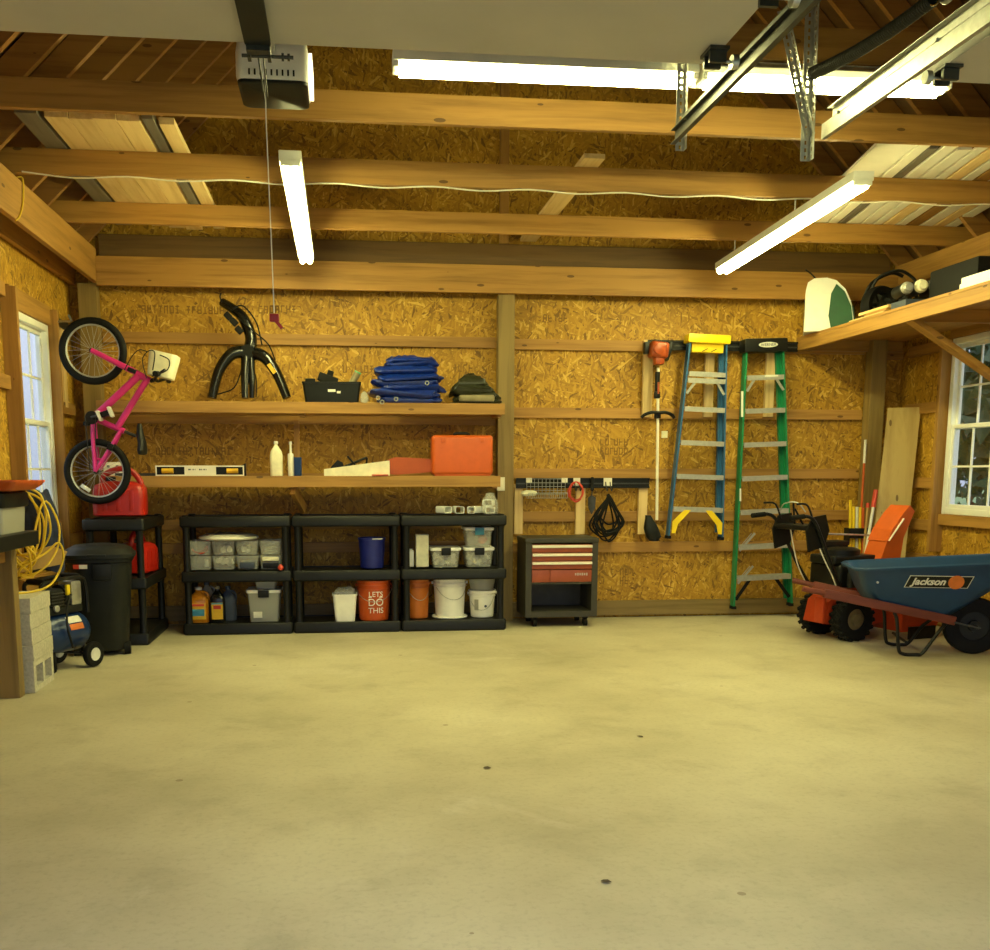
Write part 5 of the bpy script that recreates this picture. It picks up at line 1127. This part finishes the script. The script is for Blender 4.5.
MB().cyl((.15, -.14, .085), (.15, .14, .085), .009).beam((.15, -.1, .085), (.15, -.07, .16), .02, .02).beam((.15, .1, .085), (.15, .07, .16), .02, .02).build('axle', 'dsteel', t)
MB().tube(catmull([(-.14, -.09, .14), (-.15, -.10, .02), (-.15, 0, .012), (-.15, .1, .02), (-.14, .09, .14)], 5), .012, 8).build('front_foot', 'blk2', t)
MB().box((.0, 0, .40), (.30, .17, .05), None, .01).box((-.06, 0, .48), (.13, .15, .13), None, .03).lathe([(.07, 0), (.07, .12), (.05, .14)], 20, Matrix.Translation((.02, 0, .49)) @ Matrix.Rotation(PI / 2, 4, 'Y')).build('pump_motor', 'can', t)
for k in range(5): MB().b2((-.118, -.08, .43 + k * .02), (-.0, .08, .438 + k * .02)).build('cooling_fin', 'dsteel', t, smooth=False)
MB().box((.11, -.02, .50), (.10, .12, .17), None, .025).build('pump_shroud', 'steel', t); MB().box((.02, -.085, .53), (.03, .02, .07), None, .006).build('pressure_switch', 'yellow', t)
MB().tube(catmull([(-.17, -.07, .36), (-.19, -.07, .52), (-.16, -.07, .59), (.14, -.07, .60), (.20, -.07, .54), (.21, -.07, .36)], 5), .014, 8).tube(catmull([(-.17, .07, .36), (-.19, .07, .52), (-.16, .07, .59), (.14, .07, .60), (.20, .07, .54), (.21, .07, .36)], 5), .014, 8).build('carry_frame', 'blk', t)
MB().tube([(-.16, -.07, .595), (-.16, .07, .595)], .02, 10).build('handle_grip', 'blk2', t); MB().tube([(.14, -.07, .605), (.14, .07, .605)], .024, 10).build('handle_grip', 'blk2', t)
MB().tube(catmull([(.03, -.1, .5), (-.05, -.14, .42), (-.08, -.16, .3), (-.05, -.17, .16)], 5), .008, 8).build('hose_line', 'blk', t)
MB().lathe([(.022, 0), (.022, .015), (.018, .018)], 16, Matrix.Translation((-.1, -.09, .42)) @ Matrix.Rotation(PI / 2, 4, 'X')).build('pressure_gauge', 'alu', t)

# trash can
t = thing('trash_can', 'tall charcoal wheeled trash can with a domed lid by the window', 'trash can', (-1.745, 7.405, 0), R_(8))
rx = lambda w_, d_, z: [V((x, y, z)) for x, y in rrect(w_, d_, .13, 6)]
MB().loft([rx(.33, .34, .035), rx(.345, .355, .045), rx(.425, .42, .60), rx(.43, .425, .665), rx(.455, .45, .67), rx(.46, .455, .70), rx(.44, .435, .70)]).build('can_body', 'can', t)
lid = MB().loft([rx(.475, .47, .695), rx(.49, .485, .70), rx(.49, .485, .725), rx(.46, .455, .735), rx(.44, .43, .755), rx(.34, .33, .782), rx(.18, .17, .792)]).build('can_lid', 'can', t)
MB().box((0, -.235, .72), (.13, .03, .02), None, .006).build('lid_handle', 'can', lid)
MB().box((.03, -.232, .605), (.13, .03, .115), None, .012).box((.03, -.239, .605), (.10, .02, .08), None, .008).build('grab_handle', 'blk', t)
MB().box((-.11, -.2205, .645), (.095, .003, .03), (0, 0, -.12)).build('red_label', 'redwire', t, smooth=False); MB().box((-.09, -.2245, .645), (.055, .002, .028), (0, 0, -.12)).build('white_label', 'label_w', t, smooth=False)
for sx in (-1, 1): MB().cyl((sx * .17 - .022, -.10, .045), (sx * .17 + .022, -.10, .045), .045).build('wheel', 'blk2', t)

# fuel can on the corner shelving
def jerry(name, label, loc, s, rot):
    t = thing(name, label, 'fuel can', loc, rot, 'red fuel cans')
    MB().loft([[V((x * s, y * s, z * s)) for x, y in rrect(w_, d_, .045)] for z, w_, d_ in ((0, .33, .22), (.01, .355, .245), (.10, .36, .25), (.19, .355, .245), (.22, .33, .22), (.245, .20, .18), (.25, .12, .14))]).build('can_body', 'red', t)
    MB().tube(catmull([V(p) * s for p in ((-.12, 0, .215), (-.10, 0, .29), (.0, 0, .335), (.08, 0, .32), (.135, 0, .26), (.15, 0, .2))], 5), .022 * s, 10).build('can_handle', 'red', t)
    MB().lathe([(.035 * s, .24 * s), (.035 * s, .275 * s), (.02 * s, .28 * s)], 18, Matrix.Translation((-.06 * s, 0, -.0))).build('cap', 'blk', t)
    for x in (-.09, .0, .09): MB().box((x * s, -.1245 * s, .11 * s), (.03 * s, .006 * s, .14 * s), None, .002).build('moulded_rib', 'red', t)
    return t
jerry('fuel_can', 'big red plastic fuel can on the corner shelving, behind the bike wheel', (-1.685, 7.90, Z2 + .012), 1.06, R_(4))
jerry('fuel_can', 'red fuel can on the middle tier behind the trash can', (-1.62, 8.1, Z1 + .001), .95, R_(80))

# hose, navy cloth on the window stud
rnd = random.Random(21); pts = []
c = V((-1.93, 6.46, .96))
for k in range(5):
    ex = rnd.uniform(.10, .19); ez = rnd.uniform(.15, .26); dx = rnd.uniform(-.07, .03)
    for i in range(10):
        a = PI / 2 + 2 * PI * i / 10; pts.append((c.x + dx + ex * math.cos(a) + .02 * k / 8, c.y + rnd.uniform(-.05, .05), c.z + ez * math.sin(a) + (.27 - ez) * .6 - .015 * k))
for k in range(6):
    cx_, cz_ = -1.99 + rnd.uniform(-.06, .05), .81 + rnd.uniform(-.05, .05)
    for i in range(8): a = 2 * PI * i / 8; pts.append((cx_ + .09 * math.cos(a) * rnd.uniform(.5, 1.2), 6.40 + rnd.uniform(-.08, .05), cz_ + .13 * math.sin(a) * rnd.uniform(.6, 1.2)))
pts += [(-1.84, 6.45, .80), (-1.77, 6.48, .86), (-1.75, 6.5, .78), (-1.78, 6.5, .68), (-1.82, 6.42, .60), (-1.9, 6.32, .572), (-1.98, 6.22, .5745)]
tag(MB().tube(catmull(pts, 5), .0068, 8).build('air_hose', 'hose', None, loc=c), 'loosely coiled yellow air hose hanging beside the window', 'hose')
b = MB(); rings = []
for i in range(13):
    u = i / 12; z = 1.17 - .50 * u; wdt = .09 + .10 * min(1, u * 2.2) - .02 * u; ring_ = []
    for k in range(28):
        a = 2 * PI * k / 28; f = 1 + .16 * math.sin(a * 5 + u * 3) + .08 * math.sin(a * 9 - u * 5)
        ring_.append(V((-1.955 + .03 * u + wdt * .62 * math.cos(a) * f, 6.74 + wdt * .55 * math.sin(a) * f, z + .02 * math.sin(a * 3) * (i in (0, 12)))))
    rings.append(ring_)
b.loft(rings); tag(b.build('navy_jacket', 'navy', None, ang=70, loc=(-1.95, 6.74, .9)), 'dark navy cloth jacket hung behind the yellow hose', 'jacket')
o = MB().prism([(-.19, 0), (.10, .05), (.14, .13), (.05, .17), (-.16, .12)], -.008, .008).build('kraft_bag', 'kraft', smooth=False); o.location = (-1.90, 6.62, .66); o.rotation_euler = (0, 0, R_(25)); tag(o, 'flat tan card hanging under the yellow hose', 'card')

# ------------------------------------------------------------------ pink bicycle, hung by its front wheel
YW = 7.72
t = thing('bicycle', 'small pink bicycle hung upright by its front wheel beside the window', 'bicycle', W(94, 420, YW))
O = V(t.location)
def q(px, py, dy=0): return W(px, py, YW) - O + V((0, dy, 0))
def bike_wheel(c, R, seed):
    w_ = MB().torus(c, R - .024, .027, (0, 1, 0), 48, 10).build('wheel', 'blk2', t)
    MB().torus(c, R - .048, .011, (0, 1, 0), 48, 8).build('wheel_rim', 'alu', w_)
    b = MB()
    for k in range(28):
        a = 2 * PI * k / 28; s = 1 if k % 2 else -1; b.tube([c + V((math.cos(a + .4 * s * (1 if k % 4 < 2 else -1)) * .02, s * .028, math.sin(a + .4 * s) * .02)), c + V((math.cos(a) * (R - .05), 0, math.sin(a) * (R - .05)))], .0016, 4)
    b.build('spokes', 'alu', w_); MB().cyl(c + V((0, -.045, 0)), c + V((0, .045, 0)), .018).cyl(c + V((0, -.06, 0)), c + V((0, .06, 0)), .008).build('wheel_hub', 'dsteel', w_)
    return w_
cf, cr = q(93, 351), q(97.5, 471.5); R1 = .238
fw_ = bike_wheel(cf, R1, 1); rw_ = bike_wheel(cr, R1, 2)
a = math.radians(235); rc = cr + V((math.cos(a) * R1 * .62, -.025, math.sin(a) * R1 * .62)); MB().box(rc, (.075, .008, .028), (0, .6, 0), .003).build('spoke_reflector', 'label_w', rw_)
crown = q(134, 371.5); 
for s in (-1, 1): MB().tube([cf + V((0, s * .055, 0)), q(115, 362, s * .06), crown + V((0, s * .05, 0))], .018, 10, False, .023).build('fork_blade', 'pink', t)
hd0, hd1 = q(136, 373), q(150, 381); MB().tube([crown + V((-.0, -.06, 0)), crown + V((0, .06, 0))], .02, 10).tube([crown, hd0], .018, 10).build('fork_crown', 'pink', t)
MB().tube([hd0, hd1], .025, 14).build('head_tube', 'pink', t)
bb = q(93.5, 418); sj = q(117, 428); st = q(124.5, 431.5)
for p0, p1, r, nm in ((q(138.5, 376), bb, .027, 'down_tube'), (q(146, 381), sj, .023, 'top_tube'), (bb, st, .021, 'seat_tube')): MB().tube([p0, p1], r, 12).build(nm, 'pink', t)
ra = q(97, 471.5)
for s in (-1, 1):
    MB().tube([bb + V((0, s * .035, 0)), q(94.5, 440, s * .05), ra + V((0, s * .055, 0))], .014, 8).build('chain_stay', 'pink', t)
    MB().tube([q(121, 430.5, s * .02), q(111, 449, s * .05), ra + V((0, s * .055, 0))], .0125, 8).build('seat_stay', 'pink', t)
MB().tube([q(94.5, 459, -.05), q(105, 459.5, -.05)], .008, 8).tube([q(94.5, 459, .05), q(105, 459.5, .05)], .008, 8).build('stay_bridge', 'pink', t)
MB().tube([st, q(136, 436)], .012, 10).build('seat_post', 'dsteel', t)
sd0, sd1 = q(139.5, 423.5), q(141, 455)
dv = (sd1 - sd0); b = MB(); rg = []
for u, wd_, dp in ((0, .012, .012), (.08, .022, .02), (.35, .03, .028), (.6, .055, .03), (.85, .08, .035), (.97, .07, .03), (1, .03, .015)):
    c = sd0 + dv * u; rg.append([c + V((dp * math.cos(2 * PI * k / 16) + (.012 if u > .5 else 0), wd_ * math.sin(2 * PI * k / 16), 0)) for k in range(16)])
b.loft(rg).build('saddle', 'blk', t)
T = Matrix.Translation(bb + V((0, -.05, 0))) @ Matrix.Rotation(PI / 2, 4, 'X')
MB().lathe([(.02, 0), (.045, 0), (.048, .004), (.045, .008), (.02, .008)], 28, T).build('chain_guard', 'blk', t)
MB().tube([bb + V((0.03, -.06, .04)), ra + V((0, -.04, .035))], .004, 5).tube([bb + V((-.045, -.06, .0)), ra + V((-.04, -.04, .0))], .004, 5).build('chain', 'dsteel', t)
MB().tube([bb + V((0, -.075, 0)), W(103.5, 415, YW - .09) - O], .010, 8).tube([bb + V((0, .075, 0)), q(85, 422, .08)], .010, 8).build('crank_arm', 'dsteel', t)
pc = W(105.5, 414, YW - .12) - O
b = MB(); rmx = Matrix.Rotation(-.35, 3, 'Y')
MB().box(pc, (.06, .07, .04), rmx, .006).build('pedal', 'blk', t)
for s in (-1, 1): MB().box(pc + rmx @ V((s * .042, -.012, 0)), (.02, .07, .075), rmx, .003).build('pedal_reflector', 'label_w', t)
pc2 = q(86, 423, .12); MB().box(pc2, (.085, .08, .03), None, .006).build('pedal', 'blk', t)
# handlebar, stem and bag
stem = q(156, 379); MB().tube([hd1, stem], .016, 10).build('stem', 'blk', t)
MB().tube(catmull([stem + V((0, 0, 0)), stem + V((0, -.06, -.01)), stem + V((.03, -.14, .01)), stem + V((.05, -.22, .02)), stem + V((.04, -.27, .01))], 5), .0115, 10).tube(catmull([stem + V((0, 0, 0)), stem + V((0, .06, -.01)), stem + V((.03, .14, .01)), stem + V((.05, .22, .02)), stem + V((.04, .27, .01))], 5), .0115, 10).build('handlebar', 'blk', t)
for s in (-1, 1): MB().tube([stem + V((.05, s * .19, .02)), stem + V((.045, s * .29, .012))], .019, 12).build('handlebar_grip', 'blk2', t); MB().beam(stem + V((.04, s * .15, .02)), stem + V((.10, s * .2, .05)), .012, .012).build('brake_lever', 'blk', t)
bg = q(163, 366); b = MB(); rm_ = Matrix.Rotation(.22, 3, 'Y')
b.loft([[bg + rm_ @ V((x * s, y * s, z)) for x, y in rrect(.20, .22, .04)] for z, s in ((-.085, .80), (-.08, .88), (.06, 1.0), (.09, 1.0), (.085, .92), (-.06, .8))]).build('handlebar_bag', 'cream', t)
for pp in ([(150, 380), (146, 362), (152, 353), (158, 355), (156, 372)], [(155, 378), (170, 372), (172, 362), (163, 357)], [(128, 372), (136, 358), (143, 352), (151, 354)]): MB().tube(catmull([q(a_, b_, -.13) for a_, b_ in pp], 6), .004, 6).build('brake_cable', 'blk', t)
MB().box(q(134, 371.5, -.08), (.06, .03, .03), (0, .4, 0), .006).build('brake_caliper', 'blk', t); MB().box(q(112, 447, -.06), (.04, .03, .05), (0, .4, 0), .006).build('brake_caliper', 'blk', t)
t = thing('wheel_hook', 'steel wall hook on pale battens carrying the bike wheel', 'hook', (-2.05, 7.99, 1.80))
for y in (.04, .30): MB().b2((-.139, y, .0), (-.10, y + .085, .66), .003).build('batten', 'fresh_z', t, smooth=False)
MB().b2((-.10, .0, .60), (-.085, .45, .66), .002).build('hook_rail', 'blk', t, smooth=False)
MB().tube(catmull([(-.085, .03, .61), (.02, -.08, .60), (.10, -.2, .585), (.10, -.26, .62)], 5), .008, 8).build('hook_arm', 'steel', t)

# ------------------------------------------------------------------ printed marks on the sheathing, bits on the floor
wb_ = bpy.data.objects['wall_back']
def stamp(px, py, n, rows, seed):
    rnd = random.Random(seed); p = W(px, py, YB); b = MB()
    for r in range(rows):
        for k in range(n):
            if rnd.random() < .2: continue
            x, z = p.x + k * .045, p.z - r * .08; h_ = .062
            for sx in rnd.choice(((-1, 1), (-1,), (0,), (-1, 1))): b.box((x + sx * .013, YB - .0008, z), (.008, .001, h_ * rnd.uniform(.8, 1.1)))
            for sz in rnd.sample((-1, 0, 1), rnd.randint(1, 2)): b.box((x, YB - .0008, z + sz * h_ * .42), (.028, .001, .010))
    b.build('panel_stamp', 'stamp', wb_, smooth=False)['kind'] = 'stuff'
for a_ in ((138, 309, 16, 1, 1), (222, 309, 11, 1, 2), (272, 309, 5, 1, 3), (345, 369, 6, 1, 4), (455, 368, 5, 1, 5), (158, 451, 14, 1, 6), (602, 442, 3, 2, 7), (616, 442, 3, 2, 8), (612, 572, 4, 2, 9), (545, 318, 5, 1, 10)): stamp(*a_)
for px, py, lb in ((606, 882, 'small dry brown leaf alone on the bare concrete floor'), (640, 737, 'tiny leaf scrap on the floor in front of the tool chest'), (487, 768, 'tiny brown scrap on the concrete mid-floor')):
    p = H(px, py, .002); o = MB().loft([[V((x * .5, y * .6, .001 + .006 * abs(y / .03) + z)) for x, y in ((-.035, 0), (-.01, -.016), (.02, -.012), (.034, .004), (.012, .016), (-.014, .014))] for z in (0, .0015)]).build('dry_leaf', 'bark'); o.location = p; o.rotation_euler = (0, 0, px); tag(o, lb, 'leaf')

# ------------------------------------------------------------------ outside
def tree(label, x, y, h, r, seed):
    t = thing('tree', label, 'tree', (x, y, -.125), 0, 'trees outside the window'); rnd = random.Random(seed)
    MB().tube([(0, 0, 0), (.1, 0, h * .4), (.0, .1, h * .8)], .22, 10, False, .06).build('trunk', 'bark', t)
    b = MB()
    for i in range(1500):
        d = V((rnd.gauss(0, 1), rnd.gauss(0, 1), rnd.gauss(0, 1))).normalized() * (rnd.random() ** .4); c = V((d.x * r, d.y * r, h * .55 + d.z * h * .45)); s = rnd.uniform(.12, .24)
        e = Euler((rnd.uniform(0, 6), rnd.uniform(0, 6), rnd.uniform(0, 6))).to_matrix(); vs = [b.bm.verts.new(c + e @ V((u * s, v * s * .6, w))) for u, v, w in ((-1, 0, 0), (0, -.8, .1), (1, 0, 0), (0, .8, .1))]
        b.bm.faces.new(vs)
    b.build('crown', 'leafgreen', t, smooth=False)
for k, (x, y, h, r, lb) in enumerate(((11.5, 16.5, 6.0, 2.6, 'leafy tree outside, seen low through the right window'), (17.5, 25.5, 9, 4.0, 'taller leafy tree outside behind the window muntins'), (8.6, 11.2, 4.4, 1.5, 'small leafy tree outside, closest to the right window'), (19.5, 17.0, 8, 3.6, 'broad leafy tree outside at the edge of the lawn'))): tree(lb, x, y, h, r, k + 3)

# ------------------------------------------------------------------ daylight and exposure
wd = bpy.data.worlds.new('daylight'); SC.world = wd; wd.use_nodes = True; nt = wd.node_tree; nt.nodes.clear()
wo = nt.nodes.new('ShaderNodeOutputWorld'); bg = nt.nodes.new('ShaderNodeBackground'); bg.inputs[1].default_value = 1.0; tc = nt.nodes.new('ShaderNodeTexCoord'); sp = nt.nodes.new('ShaderNodeSeparateXYZ'); nt.links.new(tc.outputs['Generated'], sp.inputs[0]); rp = nt.nodes.new('ShaderNodeValToRGB'); nt.links.new(sp.outputs[2], rp.inputs[0]); rp.color_ramp.elements[0].color = (.24, .28, .35, 1); rp.color_ramp.elements[1].color = (.95, 1.05, 1.2, 1); nt.links.new(rp.outputs[0], bg.inputs[0]); nt.links.new(bg.outputs[0], wo.inputs[0])
SC.view_settings.view_transform = 'Standard'; SC.view_settings.look = 'None'; SC.view_settings.gamma = 1; SC.view_settings.use_curve_mapping = False
SC.view_settings.exposure = 1.25
SC.cycles.use_denoising = True
SC.cycles.max_bounces = 10; SC.cycles.diffuse_bounces = 6; SC.cycles.transparent_max_bounces = 16
